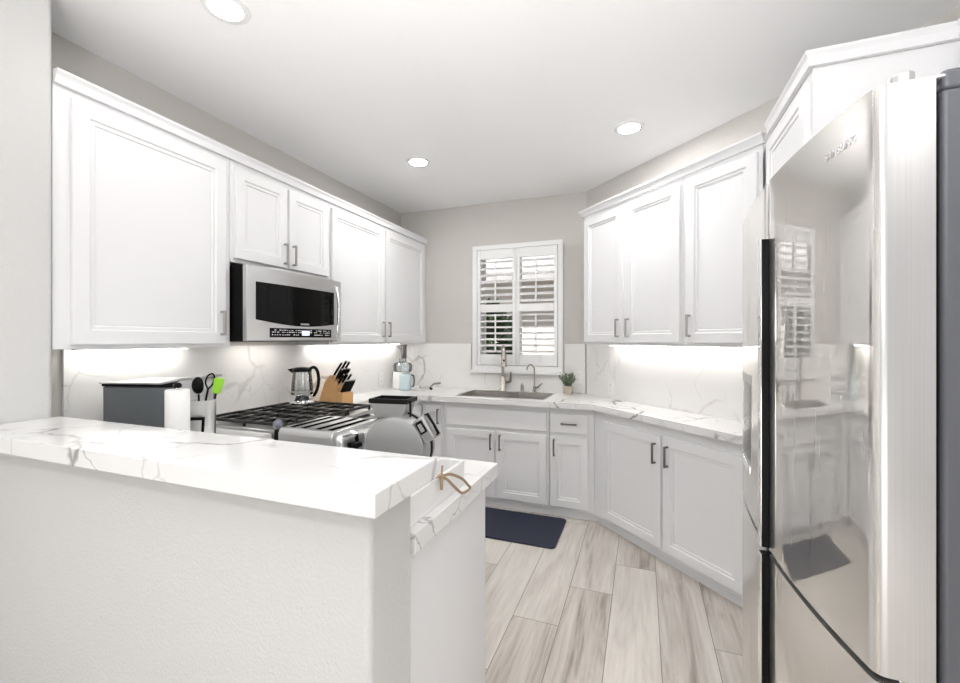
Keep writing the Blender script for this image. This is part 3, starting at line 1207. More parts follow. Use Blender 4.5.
SEAM = 0.897
for ya, yb, z0, z1, nm in ((FY0, FYM - 0.0145, SEAM + 0.006, 1.782, 'near'), (FYM + 0.0155, FY1, SEAM + 0.006, 1.782, 'far'),
                           (FY0, FYM - 0.0145, 0.06, SEAM - 0.006, 'low'), (FYM + 0.0155, FY1, 0.06, SEAM - 0.006, 'lowfar')):
    near = ya == FY0
    bm = fdoor(ya, yb, z0, z1, 0.014 if near else 0.004, 0.004 if near else 0.012)
    o = mk('door', bm, M['fridge_front'], rf, smooth=28)
    # satin edge faces (facing the camera side)
    o.data.materials.append(M['fridge_edge'])
    for p in o.data.polygons:
        if p.normal.y < -0.8 or p.normal.z > 0.8:
            p.material_index = 1
    if nm == 'near':
        # hinge cover on the top outer corner
        pass
bm = nb()
box(bm, 0.004, 0.72, 0.006, FY1 - FY0 - 0.006, 0.03, 1.765)
mk('body', bm, M['fridge_body'], rf, bevel=0.006)
bm = nb()
box(bm, -0.0055, 0.0035, 0.014, FY1 - FY0 - 0.014, 0.06, 1.765)
mk('door_gasket', bm, M['black'], rf)
# centre channel with vertical grips
bm = nb()
xm_ = 0.283 - 0.40
box(bm, xm_ + 0.020, -0.007, FYM - FY0 - 0.014, FYM - FY0 + 0.015, 0.062, 1.775)
mk('centre_gasket', bm, M['dull'], rf)
for z0, z1 in ((SEAM + 0.008, 1.645), (0.08, SEAM - 0.010)):
    bm = nb()
    box(bm, xm_ - 0.014, xm_ + 0.0195, FYM - FY0 - 0.0130, FYM - FY0 + 0.0140, z0, z1)
    gr = mk('grip', bm, M['black'], rf, bevel=0.001)
    bm = nb()
    box(bm, xm_ - 0.0165, xm_ - 0.0142, FYM - FY0 - 0.0130, FYM - FY0 + 0.0140, z0, z1)
    mk('chrome_edge', bm, M['chrome'], gr, bevel=0.0005)
# hinge covers
bm = nb()
hx = -0.035
prism(bm, [(hx + 0.012 * math.cos(q) * 1.2, 0.022 + 0.016 * math.sin(q)) for q in [2 * math.pi * i / 20 for i in range(20)]], 1.7825, 1.800)
prism(bm, [(hx, 0.012), (0.03, 0.008), (0.03, 0.040), (hx, 0.032)], 1.7828, 1.789)
mk('hinge_cover', bm, M['fridge_edge'], rf, bevel=0.002)
bm = nb()
box(bm, 0.006, 0.10, 0.008, 0.09, 1.7655, 1.795)
mk('hinge_cap', bm, M['fridge_body'], rf, bevel=0.006)
# mid hinge between upper and lower doors
bm = nb()
box(bm, -0.045, 0.003, 0.004, 0.03, SEAM - 0.0045, SEAM + 0.0045)
mk('mid_hinge', bm, M['chrome'], rf, bevel=0.001)
text_mesh('logo', 'SAMSUNG', 0.018, M['greyprint'], rf, (fbow(0.885) - 0.40 - 0.0012, 0.885 - FY0, 1.718), (R(90), 0, R(-90) - math.atan(2 * 0.044 * (0.885 - FYM) / 0.41 ** 2)))
# water dispenser on the far upper door
y0, y1 = 1.47, 1.60


def face_box(bm, ya, yb, z0, z1, o0, o1, n=6):
    rows = []
    for i in range(n + 1):
        y = ya + (yb - ya) * i / n
        x = fbow(y) - 0.40
        rows.append([bm.verts.new((x - o1, y - FY0, z0)), bm.verts.new((x - o1, y - FY0, z1)), bm.verts.new((x + o0, y - FY0, z1)), bm.verts.new((x + o0, y - FY0, z0))])
    for a, b in zip(rows, rows[1:]):
        for i in range(4):
            j = (i + 1) % 4
            bm.faces.new((a[i], a[j], b[j], b[i]))
    bm.faces.new(rows[0])
    bm.faces.new(list(reversed(rows[-1])))


bm = nb()
face_box(bm, 1.400, 1.575, 1.045, 1.30, 0.002, 0.0015)
dp = mk('dispenser', bm, M['dull'], rf)
bm = nb()
face_box(bm, 1.408, 1.567, 1.055, 1.275, -0.0014, 0.002)
mk('dispenser_recess', bm, M['black_glass'], dp)
bm = nb()
face_box(bm, 1.405, 1.57, 1.020, 1.044, 0.001, 0.006)
mk('drip_tray', bm, M['chrome'], dp, bevel=0.002)
bm = nb()
for xx in (0.05, 0.62):
    for yy in (0.05, FY1 - FY0 - 0.05):
        lathe(bm, [(0, 0), (0.02, 0), (0.02, 0.03), (0, 0.03)], c=(xx, yy, 0), seg=14)
mk('feet', bm, M['black'], rf)

# ------------------------------------------------------------------ sink and taps
sk = thing('sink', 'undermount stainless double-bowl sink below the window', 'sink', ((SKX0 + SKX1) / 2, (SKY0 + SKY1) / 2, CZ + 0.0025), 0)
hw, hd = (SKX1 - SKX0) / 2, (SKY1 - SKY0) / 2
for (x0, x1) in ((-hw + 0.001, 0.018), (0.040, hw - 0.001)):
    bm = nb()
    dz = -0.19
    t_ = 0.004
    o_ = [(x0, -hd + 0.001), (x1, -hd + 0.001), (x1, hd - 0.001), (x0, hd - 0.001)]
    i_ = [(x0 + t_, -hd + 0.005), (x1 - t_, -hd + 0.005), (x1 - t_, hd - 0.005), (x0 + t_, hd - 0.005)]
    b2 = [(x0 + 0.03, -hd + 0.025), (x1 - 0.03, -hd + 0.025), (x1 - 0.03, hd - 0.025), (x0 + 0.03, hd - 0.025)]
    top_o = [bm.verts.new((x, y, 0.0)) for x, y in o_]
    top_i = [bm.verts.new((x, y, 0.0)) for x, y in i_]
    bot_i = [bm.verts.new((x, y, dz)) for x, y in b2]
    bot_o = [bm.verts.new((x, y, dz - 0.004)) for x, y in b2]
    for i in range(4):
        j = (i + 1) % 4
        bm.faces.new((top_o[i], top_o[j], top_i[j], top_i[i]))
        bm.faces.new((top_i[i], top_i[j], bot_i[j], bot_i[i]))
        bm.faces.new((bot_o[i], bot_o[j], top_o[j], top_o[i]))
    bm.faces.new(bot_i)
    bm.faces.new(list(reversed(bot_o)))
    bw = mk('bowl', bm, M['sink'], sk, smooth=30)
    bm = nb()
    lathe(bm, [(0, 0.001), (0.035, 0.001), (0.038, 0.003), (0.042, 0.0005), (0, 0.0005)], c=((x0 + x1) / 2, 0, dz), seg=24)
    mk('drain', bm, M['chrome'], bw)
bm = nb()
box(bm, 0.0185, 0.0395, -hd + 0.002, hd - 0.002, -0.03, -0.004)
mk('divider', bm, M['sink'], sk, bevel=0.003)
bm = nb()
for a, b_, c, d in ((-hw - 0.010, hw + 0.010, -hd - 0.010, -hd + 0.001), (-hw - 0.010, hw + 0.010, hd - 0.001, hd + 0.010),
                    (-hw - 0.010, -hw + 0.001, -hd + 0.001, hd - 0.001), (hw - 0.001, hw + 0.010, -hd + 0.001, hd - 0.001)):
    box(bm, a, b_, c, d, -0.0022, 0.0006)
mk('rim', bm, M['sink'], sk)

FYY = 3.895
ft = thing('kitchen_faucet', 'tall warm nickel pull-down kitchen faucet behind the sink', 'faucet', (-1.245, FYY, CZ), R(18))
bm = nb()
lathe(bm, [(0, 0), (0.034, 0), (0.033, 0.006), (0.029, 0.012), (0.027, 0.125), (0.021, 0.14), (0.0, 0.14)], seg=24)
mk('base', bm, M['faucet'], ft)
bm = nb()
tube(bm, spline([(0, 0, 0.135), (0, 0, 0.25), (0, 0, 0.36), (0.0, -0.02, 0.405), (0.004, -0.055, 0.42), (0.008, -0.092, 0.40), (0.010, -0.108, 0.36)], 6), 0.0155, 14)
mk('neck', bm, M['faucet'], ft)
bm = nb()
lathe(bm, [(0, 0), (0.020, 0), (0.023, -0.03), (0.022, -0.10), (0.027, -0.135), (0.0, -0.135)], c=(0, 0, 0), seg=20,
      mx=Matrix.Translation((0.010, -0.108, 0.37)) @ Matrix.Rotation(R(-8), 4, 'X'))
hd_ = mk('spray_head', bm, M['faucet'], ft)
bm = nb()
box(bm, 0.002, 0.018, -0.142, -0.124, 0.265, 0.305)
mk('spray_button', bm, M['black'], hd_, bevel=0.003)
bm = nb()
tube(bm, [(0.018, 0, 0.085), (0.062, -0.004, 0.085), (0.070, -0.005, 0.090), (0.076, -0.006, 0.18)], [0.012, 0.012, 0.011, 0.008], 12)
mk('lever', bm, M['bronze'], ft)

f2 = thing('water_filter_tap', 'slim gooseneck drinking water tap right of the main faucet', 'faucet', (-0.938, FYY + 0.002, CZ), R(0))
bm = nb()
lathe(bm, [(0, 0), (0.021, 0), (0.021, 0.006), (0.013, 0.012), (0.012, 0.055), (0.006, 0.062), (0, 0.062)], seg=20)
mk('base', bm, M['faucet'], f2)
bm = nb()
tube(bm, spline([(0, 0, 0.06), (0, 0, 0.20), (-0.006, -0.008, 0.235), (-0.028, -0.022, 0.255), (-0.052, -0.036, 0.24), (-0.062, -0.042, 0.205)], 6), 0.0065, 10)
mk('neck', bm, M['faucet'], f2)
bm = nb()
tube(bm, [(0.01, 0, 0.040), (0.035, -0.004, 0.048), (0.075, -0.008, 0.085)], [0.008, 0.007, 0.005], 10)
mk('lever', bm, M['bronze'], f2)

sd = thing('soap_dispenser', 'short round nickel soap pump on the sink rim between the two taps', 'dispenser', (-1.052, 3.888, CZ), 0)
bm = nb()
lathe(bm, [(0, 0), (0.02, 0), (0.02, 0.008), (0.0165, 0.012), (0.0165, 0.058), (0.012, 0.062), (0, 0.062)], seg=20)
mk('base', bm, M['dull'], sd)
bm = nb()
tube(bm, [(0, 0, 0.06), (0, 0, 0.072), (0, -0.03, 0.072)], 0.005, 10)
mk('spout', bm, M['dull'], sd)

# potted plant
pl = thing('potted_plant', 'small grey-green leafy plant in a round stone pot right of the sink', 'plant', (-0.622, 3.860, CZ), 0)
bm = nb()
lathe(bm, [(0, 0), (0.034, 0), (0.038, 0.01), (0.044, 0.075), (0.039, 0.075), (0.036, 0.062), (0, 0.062)], seg=28)
mk('pot', bm, M['pot'], pl)
bm = nb()
lathe(bm, [(0, 0.0625), (0.034, 0.0625), (0.034, 0.068), (0, 0.070)], seg=20)
mk('soil', bm, M['iron'], pl)
bm = nb()
rnd = random.Random(11)


def leaf(bm, p, d, L_, wd):
    d = Vector(d).normalized()
    s = d.cross(Vector((0, 0, 1)))
    if s.length < 0.1:
        s = Vector((1, 0, 0))
    s.normalize()
    u_ = s.cross(d).normalized()
    p = Vector(p)
    a = bm.verts.new(p)
    b1 = bm.verts.new(p + d * L_ * 0.5 + s * wd + u_ * 0.002)
    b2 = bm.verts.new(p + d * L_ * 0.5 - s * wd + u_ * 0.002)
    m_ = bm.verts.new(p + d * L_ * 0.55 - u_ * 0.002)
    c = bm.verts.new(p + d * L_)
    bm.faces.new((a, b1, m_))
    bm.faces.new((a, m_, b2))
    bm.faces.new((b1, c, m_))
    bm.faces.new((m_, c, b2))


stems = nb()
for i in range(34):
    q = rnd.uniform(0, 2 * math.pi)
    tilt = rnd.uniform(0.05, 0.75)
    L_ = rnd.uniform(0.055, 0.12)
    base = Vector((0.016 * math.cos(q), 0.016 * math.sin(q), 0.068))
    dv = Vector((math.cos(q) * tilt, math.sin(q) * tilt * 0.9, 1)).normalized()
    tube(stems, [base, base + dv * L_ * 0.5, base + dv * L_ + Vector((0, 0, 0.004))], 0.0011, 5)
    for k in range(9):
        f_ = 0.15 + 0.85 * k / 8
        q2 = rnd.uniform(0, 2 * math.pi)
        ld = dv * 0.7 + Vector((math.cos(q2), math.sin(q2), 0.25)) * 0.8
        leaf(bm, base + dv * L_ * f_, ld, rnd.uniform(0.018, 0.032), rnd.uniform(0.004, 0.0075))
mk('stems', stems, M['leaf'], pl)
mk('foliage', bm, M['leaf'], pl, smooth=0)

# ------------------------------------------------------------------ mat on the floor
bm = nb()
pts = []
mx0, mx1, my0, my1, mr_ = -1.42, -0.545, 2.838, 3.338, 0.035
for cx, cy, a0_ in ((mx1 - mr_, my0 + mr_, -90), (mx1 - mr_, my1 - mr_, 0), (mx0 + mr_, my1 - mr_, 90), (mx0 + mr_, my0 + mr_, 180)):
    for k in range(6):
        q = R(a0_ + 90 * k / 5)
        pts.append((cx + mr_ * math.cos(q), cy + mr_ * math.sin(q)))
prism(bm, pts, 0.0005, 0.014)
tag(mk('kitchen_mat', bm, M['mat'], bevel=0.005), 'dark navy cushioned floor mat in front of the sink cabinet', 'mat')

# ------------------------------------------------------------------ things on the peninsula counter
PZ = CZ + 0.0005
# four-slice toaster
ts = thing('toaster', 'low stainless four-slice toaster standing behind the bar top', 'toaster', (-1.045, 1.262, PZ), R(0))
bm = nb()
hx, hy, hz = 0.125, 0.135, 0.185
n = 6
prof = []
for sx, sz, a0_ in ((1, 1, 0), (-1, 1, 90)):
    for k in range(n + 1):
        q = R(a0_ + 90 * k / n)
        prof.append((sx * (hy - 0.022) + 0.022 * math.cos(q), hz - 0.022 + 0.022 * math.sin(q)))
prof = prof + [(-hy, 0.014), (hy, 0.014)]
prism_mat(bm, [(-a, b) for a, b in prof][::-1], 2 * hx - 0.024, Matrix(((0, 0, 1, -hx), (1, 0, 0, 0), (0, 1, 0, 0), (0, 0, 0, 1))))
mk('body', bm, M['steel'], ts, bevel=0.002)
bm = nb()
box(bm, -hx - 0.001, hx - 0.02, -hy + 0.004, hy - 0.004, 0.0, 0.0135)
mk('base', bm, M['black'], ts)
for k in range(4):
    xx = -0.094 + k * 0.050 + (0.012 if k > 1 else 0)
    bm = nb()
    box(bm, xx - 0.011, xx + 0.011, -0.105, 0.105, hz - 0.002, hz + 0.0008)
    mk('slot', bm, M['void'], ts, smooth=0)
# chrome end housing with levers
bm = nb()
box(bm, hx - 0.0235, hx + 0.010, -hy + 0.003, hy - 0.003, 0.010, hz - 0.008)
en = mk('end_panel', bm, M['chrome'], ts, bevel=0.016)
for s in (-1, 1):
    bm = nb()
    box(bm, hx + 0.009, hx + 0.030, s * 0.06 - 0.017, s * 0.06 + 0.017, 0.125, 0.142)
    mk('lever', bm, M['black'], en, bevel=0.004)
    bm = nb()
    lathe(bm, [(0, 0), (0.016, 0), (0.014, 0.014), (0, 0.015)], seg=18, mx=Matrix.Translation((hx + 0.0095, s * 0.06, 0.06)) @ Matrix.Rotation(R(90), 4, 'Y'))
    mk('dial', bm, M['chrome'], en)

# small ball-topped mill by the range corner
ml = thing('pepper_mill', 'small mill with a round blue-grey knob between the range grates and the toaster', 'mill', (-1.384, 1.333, PZ), 0)
bm = nb()
lathe(bm, [(0, 0), (0.018, 0), (0.019, 0.01), (0.014, 0.05), (0.016, 0.10), (0.013, 0.125), (0, 0.125)], seg=18)
mk('body', bm, M['black'], ml)
bm = nb()
lathe(bm, [(0, 0.125)] + [(0.019 * math.sin(q), 0.145 - 0.019 * math.cos(q)) for q in [math.pi * i / 10 for i in range(1, 10)]] + [(0, 0.164)], seg=18)
mk('knob', bm, pbr('blue_grey_knob', (0.16, 0.17, 0.21), 0.3), ml)

# round grey appliance: disc housing, hopper, control head
ap = thing('countertop_appliance', 'upright round grey countertop appliance with black-rimmed top hopper and side control head', 'appliance', (-0.772, 1.262, PZ), R(8))
bm = nb()
cyl = Matrix.Translation((0, 0, 0.128)) @ Matrix.Rotation(R(90), 4, 'X')
lathe(bm, [(0, 0.052), (0.085, 0.052), (0.103, 0.046), (0.113, 0.030), (0.116, 0.0), (0.112, -0.042), (0.095, -0.048), (0, -0.05)], seg=56, mx=cyl)
mk('housing', bm, M['dull'], ap)
bm = nb()
lathe(bm, [(0.113, 0.010), (0.119, 0.006), (0.119, -0.006), (0.113, -0.010)], seg=56, mx=cyl)
mk('gasket_ring', bm, M['black'], ap)
bm = nb()
box(bm, -0.075, 0.085, -0.045, 0.045, 0.0, 0.018)
box(bm, -0.045, 0.045, -0.030, 0.030, 0.018, 0.045)
mk('foot', bm, M['dull'], ap, bevel=0.006)
# hopper (tapered box)
bm = nb()


def frustum(bm, cx, cy, z0, z1, a0_, b0_, a1_, b1_):
    lo = [bm.verts.new((cx + s * a0_, cy + t * b0_, z0)) for s, t in ((-1, -1), (1, -1), (1, 1), (-1, 1))]
    hi = [bm.verts.new((cx + s * a1_, cy + t * b1_, z1)) for s, t in ((-1, -1), (1, -1), (1, 1), (-1, 1))]
    bm.faces.new(list(reversed(lo)))
    bm.faces.new(hi)
    for i in range(4):
        j = (i + 1) % 4
        bm.faces.new((lo[i], lo[j], hi[j], hi[i]))


frustum(bm, -0.022, 0.0, 0.225, 0.280, 0.050, 0.036, 0.066, 0.042)
hp_ = mk('hopper', bm, M['dull'], ap, bevel=0.004)
bm = nb()
for a, b, c, d in ((-0.091, 0.047, -0.047, -0.038), (-0.091, 0.047, 0.038, 0.047), (-0.091, -0.083, -0.038, 0.038), (0.039, 0.047, -0.038, 0.038)):
    box(bm, a, b, c, d, 0.276, 0.292)
box(bm, 0.047, 0.052, -0.030, -0.018, 0.232, 0.287)
mk('rim', bm, M['black'], hp_, bevel=0.002)
# control head on the right shoulder
bm = nb()
box(bm, -0.022, 0.020, -0.045, 0.030, -0.042, 0.042)
hdm = Matrix.Translation((0.105, -0.004, 0.196)) @ Matrix.Rotation(R(-32), 4, 'Y')
bmesh.ops.transform(bm, matrix=hdm, verts=bm.verts)
ch = mk('control_head', bm, M['dull'], ap, bevel=0.007)
bm = nb()
box(bm, -0.016, 0.010, -0.0475, -0.0445, -0.010, 0.032)
bmesh.ops.transform(bm, matrix=hdm, verts=bm.verts)
mk('display', bm, M['black_glass'], ch, bevel=0.001)
bm = nb()
box(bm, -0.010, 0.004, -0.0485, -0.0470, -0.004, 0.024)
bmesh.ops.transform(bm, matrix=hdm, verts=bm.verts)
mk('dial_face', bm, M['steel'], ch)
bm = nb()
tube(bm, [hdm @ Vector(p) for p in ((0.018, -0.02, 0.040), (0.028, -0.02, 0.040), (0.030, -0.02, 0.0), (0.028, -0.02, -0.034), (0.018, -0.02, -0.034))], 0.0042, 10)
mk('handle', bm, M['black'], ch)

# white tray with rope handle
tr = thing('serving_tray', 'white wooden box tray on the peninsula counter beside the bar end', 'tray', (-0.608, 1.150, PZ), 0)
bm = nb()
hx, hy, hh = 0.046, 0.184, 0.080
box(bm, -hx, hx, -hy, hy, 0, 0.010)
for a, b, c, d in ((-hx, hx, -hy, -hy + 0.011), (-hx, hx, hy - 0.011, hy), (-hx, -hx + 0.011, -hy + 0.011, hy - 0.011), (hx - 0.011, hx, -hy + 0.011, hy - 0.011)):
    box(bm, a, b, c, d, 0.010, hh)

mk('box', bm, M['trim'], tr, bevel=0.0015)
bm = nb()
o_ = Vector((-0.608, 1.150, PZ))
P = lambda *a: Vector(a) - o_
kn = (-0.5545, 1.141, 1.000)
tube(bm, spline([P(-0.605, 1.03, 0.995), P(-0.575, 1.07, 1.0045), P(-0.558, 1.11, 1.006), P(*kn)], 6), 0.0042, 8)
tube(bm, spline([P(*kn), P(-0.536, 1.16, 1.002), P(-0.524, 1.195, 0.985), P(-0.522, 1.235, 0.962), P(-0.522, 1.268, 0.936), P(-0.524, 1.288, 0.925), P(-0.524, 1.285, 0.9195), P(-0.524, 1.262, 0.9195), P(-0.526, 1.225, 0.926), P(-0.53, 1.185, 0.955), P(-0.54, 1.155, 0.985), P(*kn)], 6), 0.0042, 8)
tube(bm, spline([P(*kn), P(-0.548, 1.128, 0.988), P(-0.546, 1.122, 0.966)], 5), 0.0046, 8)
tube(bm, spline([P(*kn), P(-0.556, 1.147, 1.015), P(-0.558, 1.152, 1.028)], 5), 0.003, 8)
lathe(bm, [(0, -0.009), (0.007, -0.006), (0.009, 0), (0.007, 0.006), (0, 0.009)], c=P(*kn), seg=12)
mk('rope_handle', bm, M['rope'], tr)

# ------------------------------------------------------------------ things on the counter left of the range
to = thing('toaster_oven', 'grey toaster oven with silver top seen from behind, left of the paper towel roll', 'oven', (-2.085, 1.335, PZ), R(14))
bm = nb()
box(bm, -0.170, 0.17, -0.13, 0.13, 0.012, 0.283)
mk('body', bm, pbr('blue_grey_steel', (0.20, 0.215, 0.235), 0.33, 0.75, var=0.06, nscale=14), to, bevel=0.006)
bm = nb()
box(bm, -0.172, 0.165, -0.132, 0.13, 0.2835, 0.294)
mk('vent_slot', bm, M['black'], to)
bm = nb()
prism_mat(bm, [(-0.180, 0.2945), (0.12, 0.2945), (0.200, 0.312), (0.200, 0.322), (0.115, 0.302), (-0.180, 0.302)], 0.27, Matrix(((1, 0, 0, 0), (0, 0, -1, 0.132), (0, 1, 0, 0), (0, 0, 0, 1))))
mk('top_plate', bm, M['steel'], to, bevel=0.002)
bm = nb()
prism_mat(bm, [(0.1705, 0.0), (0.20, 0.0), (0.200, 0.20), (0.205, 0.311), (0.190, 0.308), (0.1705, 0.22)], 0.20, Matrix(((1, 0, 0, 0), (0, 0, -1, 0.07), (0, 1, 0, 0), (0, 0, 0, 1))))
mk('side_frame', bm, M['chrome'], to, bevel=0.002)
bm = nb()
for xx in (-0.16, 0.14):
    for yy in (-0.11, 0.11):
        box(bm, xx - 0.012, xx + 0.012, yy - 0.012, yy + 0.012, 0, 0.0118)
mk('feet', bm, M['black'], to)

pr_ = thing('paper_towel_roll', 'white paper towel roll on an upright holder beside the utensil crock', 'paper towels', (-1.695, 1.140, PZ), 0)
bm = nb()
lathe(bm, [(0, 0), (0.065, 0), (0.067, 0.004), (0.064, 0.010), (0, 0.011)], seg=36)
lathe(bm, [(0, 0.011), (0.006, 0.011), (0.006, 0.300), (0, 0.300)], seg=14)
mk('holder', bm, M['chrome'], pr_)
bm = nb()
lathe(bm, [(0.018, 0.0115), (0.040, 0.0115), (0.041, 0.015), (0.041, 0.290), (0.039, 0.294), (0.018, 0.294), (0.021, 0.0115)], seg=44)
mk('roll', bm, M['paper'], pr_)
bm = nb()
lathe(bm, [(0, 0.3005), (0.012, 0.301), (0.016, 0.310), (0.010, 0.320), (0, 0.322)], seg=18)
mk('knob', bm, M['black'], pr_)

# utensil crock with utensils
UX, UY = -1.775, 1.295
cr = thing('utensil_crock', 'silver tapered utensil crock with black edged front left of the range', 'crock', (UX, UY, PZ), R(30))
bm = nb()
lathe(bm, [(0, 0), (0.040, 0), (0.042, 0.005), (0.053, 0.225), (0.0535, 0.23), (0.049, 0.23), (0.038, 0.010), (0, 0.010)], seg=36)
mk('vessel', bm, pbr('light_silver', (0.72, 0.72, 0.71), 0.3, 0.6), cr)
bm = nb()
fr_ = [(-0.045, 0.02), (0.030, 0.02), (0.040, 0.165), (-0.035, 0.165)]
rim = [bm.verts.new((x, -0.058 - z * 0.03, z)) for x, z in fr_]
frb = [bm.verts.new((x, -0.053 - z * 0.03, z)) for x, z in fr_]
inn = [bm.verts.new((x * 0.70 + 0.001, -0.058 - z_ * 0.03, z_)) for (x, z), z_ in zip(fr_, (0.032, 0.032, 0.152, 0.152))]
inb = [bm.verts.new((x * 0.70 + 0.001, -0.053 - z_ * 0.03, z_)) for (x, z), z_ in zip(fr_, (0.032, 0.032, 0.152, 0.152))]
for i in range(4):
    j = (i + 1) % 4
    bm.faces.new((rim[i], rim[j], inn[j], inn[i]))
    bm.faces.new((frb[i], inb[i], inb[j], frb[j]))
    bm.faces.new((rim[i], frb[i], frb[j], rim[j]))
    bm.faces.new((inn[i], inn[j], inb[j], inb[i]))
mk('black_frame', bm, M['black'], cr)


def utensil(label, kind, foot, top, mat, head, name):
    t = thing(name, label, kind, foot, 0, 'utensils in the crock')
    f, tp = Vector((0, 0, 0)), Vector(top) - Vector(foot)
    d = tp.normalized()
    bm = nb()
    tube(bm, [f, tp * 0.5, tp], [0.005, 0.0045, 0.004], 10)
    mk('handle', bm, M['black'] if mat != 'steel' else M['steel'], t)
    bm = nb()
    # head built upright then aligned to d, wide side towards the camera
    side = Vector((0.83, 0.55, 0))
    side = (side - d * side.dot(d)).normalized()
    nrm = d.cross(side).normalized()
    mxh = Matrix((side.to_4d(), nrm.to_4d(), d.to_4d(), (0, 0, 0, 1))).transposed()
    for i in range(3):
        mxh[3][i] = 0
    mxh = Matrix.Translation(tp) @ mxh
    mxh = Matrix(((side.x, nrm.x, d.x, tp.x), (side.y, nrm.y, d.y, tp.y), (side.z, nrm.z, d.z, tp.z), (0, 0, 0, 1)))
    if head == 'spoon':
        N_, K_ = 9, 18
        rings = []
        for i in range(N_ + 1):
            q = math.pi * i / N_
            rings.append((0.024 * math.sin(q), -0.037 * math.cos(q)))
        n0 = len(bm.verts)
        rr_ = []
        for r, z in rings:
            if r < 1e-5:
                rr_.append([bm.verts.new((0, 0, z + 0.038))])
            else:
                rr_.append([bm.verts.new((r * math.cos(a), 0.30 * r * math.sin(a) - 0.006 * (1 - (z / 0.04) ** 2), z + 0.038)) for a in [2 * math.pi * k / K_ for k in range(K_)]])
        for a, b in zip(rr_, rr_[1:]):
            for i in range(K_):
                j = (i + 1) % K_
                if len(a) == 1:
                    bm.faces.new((a[0], b[i], b[j]))
                elif len(b) == 1:
                    bm.faces.new((a[i], b[0], a[j]))
                else:
                    bm.faces.new((a[i], b[i], b[j], a[j]))
    elif head == 'spatula':
        pts = []
        for cx, cz, a_ in ((0.011, 0.060, 0), (-0.011, 0.060, 90), (-0.008, 0.010, 180), (0.008, 0.010, 270)):
            for k in range(5):
                q = R(a_ + 90 * k / 4)
                pts.append((cx + 0.009 * math.cos(q), cz + 0.009 * math.sin(q)))
        prism_mat(bm, pts, 0.010, Matrix(((1, 0, 0, 0), (0, 0, -1, 0.005), (0, 1, 0, 0), (0, 0, 0, 1))))
    elif head == 'loop':
        lp = spline([(0, 0, -0.002), (-0.014, 0, 0.022), (-0.012, 0, 0.052), (0.004, 0, 0.066), (0.016, 0, 0.052), (0.014, 0, 0.022), (0, 0, -0.002)], 5)
        tube(bm, lp, 0.0035, 8)
    bmesh.ops.transform(bm, matrix=mxh, verts=bm.verts)
    mk('head', bm, M[mat], t, bevel=0.002 if head == 'spatula' else 0)


utensil('black ladle spoon standing in the utensil crock', 'spoon', (UX + 0.005, UY - 0.005, 0.93), (-1.782, 1.288, 1.168), 'black', 'spoon', 'serving_spoon')
utensil('black looped utensil leaning right in the utensil crock', 'utensil', (UX - 0.02, UY - 0.01, 0.93), (-1.765, 1.318, 1.190), 'black', 'loop', 'looped_utensil')
utensil('lime green silicone spatula in the utensil crock', 'spatula', (UX - 0.005, UY + 0.01, 0.93), (-1.735, 1.332, 1.168), 'green', 'spatula', 'spatula')

# ------------------------------------------------------------------ kettle (on the back right grate)
kt = thing('kettle', 'glass and steel electric kettle with black handle beside the knife block', 'kettle', (-2.225, 2.355, gz + 0.0085), R(20))
bm = nb()
lathe(bm, [(0, 0), (0.082, 0), (0.085, 0.005), (0.083, 0.018), (0.078, 0.020), (0.078, 0.055), (0.074, 0.058), (0, 0.058)], seg=40)
mk('base', bm, M['chrome'], kt)
bm = nb()
lathe(bm, [(0.0735, 0.0585), (0.075, 0.07), (0.068, 0.15), (0.060, 0.215), (0.057, 0.215), (0.064, 0.15), (0.071, 0.07), (0.070, 0.0585), (0.0735, 0.0585)], seg=40)
mk('glass_jug', bm, M['clear'], kt)
bm = nb()
lathe(bm, [(0.062, 0.2155), (0.064, 0.218), (0.062, 0.232), (0.045, 0.244), (0, 0.247), (0, 0.2156), (0.062, 0.2155)], seg=36)
prism_mat(bm, [(-0.060, 0.205), (-0.096, 0.232), (-0.060, 0.240)], 0.044, Matrix(((1, 0, 0, 0), (0, 0, -1, 0.022), (0, 1, 0, 0), (0, 0, 0, 1))))
mk('lid', bm, M['black'], kt, bevel=0.002)
bm = nb()
tube(bm, spline([(0.055, 0, 0.236), (0.085, 0, 0.245), (0.108, 0, 0.215), (0.116, 0, 0.15), (0.103, 0, 0.085), (0.080, 0, 0.045)], 6), [0.011] * 31, 12)
mk('handle', bm, M['black'], kt)
bm = nb()
lathe(bm, [(0.0715, 0.075), (0.0765, 0.075), (0.0765, 0.083), (0.0715, 0.083), (0.0715, 0.075)], seg=36)
mk('steel_band', bm, M['steel'], kt)

# ------------------------------------------------------------------ knife block and knives
KX, KY, KR = -2.205, 2.70, R(-10)
kb = thing('knife_block', 'light wooden knife block with slanted face right of the kettle', 'knife block', (KX, KY, PZ), KR)
side = [(-0.150, 0.0), (0.058, 0.0), (0.058, 0.115), (-0.022, 0.215), (-0.078, 0.165)]
bm = nb()
prism_mat(bm, side, 0.110, Matrix(((1, 0, 0, 0), (0, 0, -1, 0.055), (0, 1, 0, 0), (0, 0, 0, 1))))
mk('block', bm, M['wood'], kb, bevel=0.003)
bm = nb()
box(bm, 0.0585, 0.118, -0.053, 0.053, 0.0, 0.088)
mk('front_rack', bm, M['wood'], kb, bevel=0.003)
base_m = Matrix.Translation((KX, KY, PZ)) @ Matrix.Rotation(KR, 4, 'Z')
dirk = Vector((0.66, 0, 0.751))
# slots on slanted face from (0.058,0.115) to (-0.022,0.215)


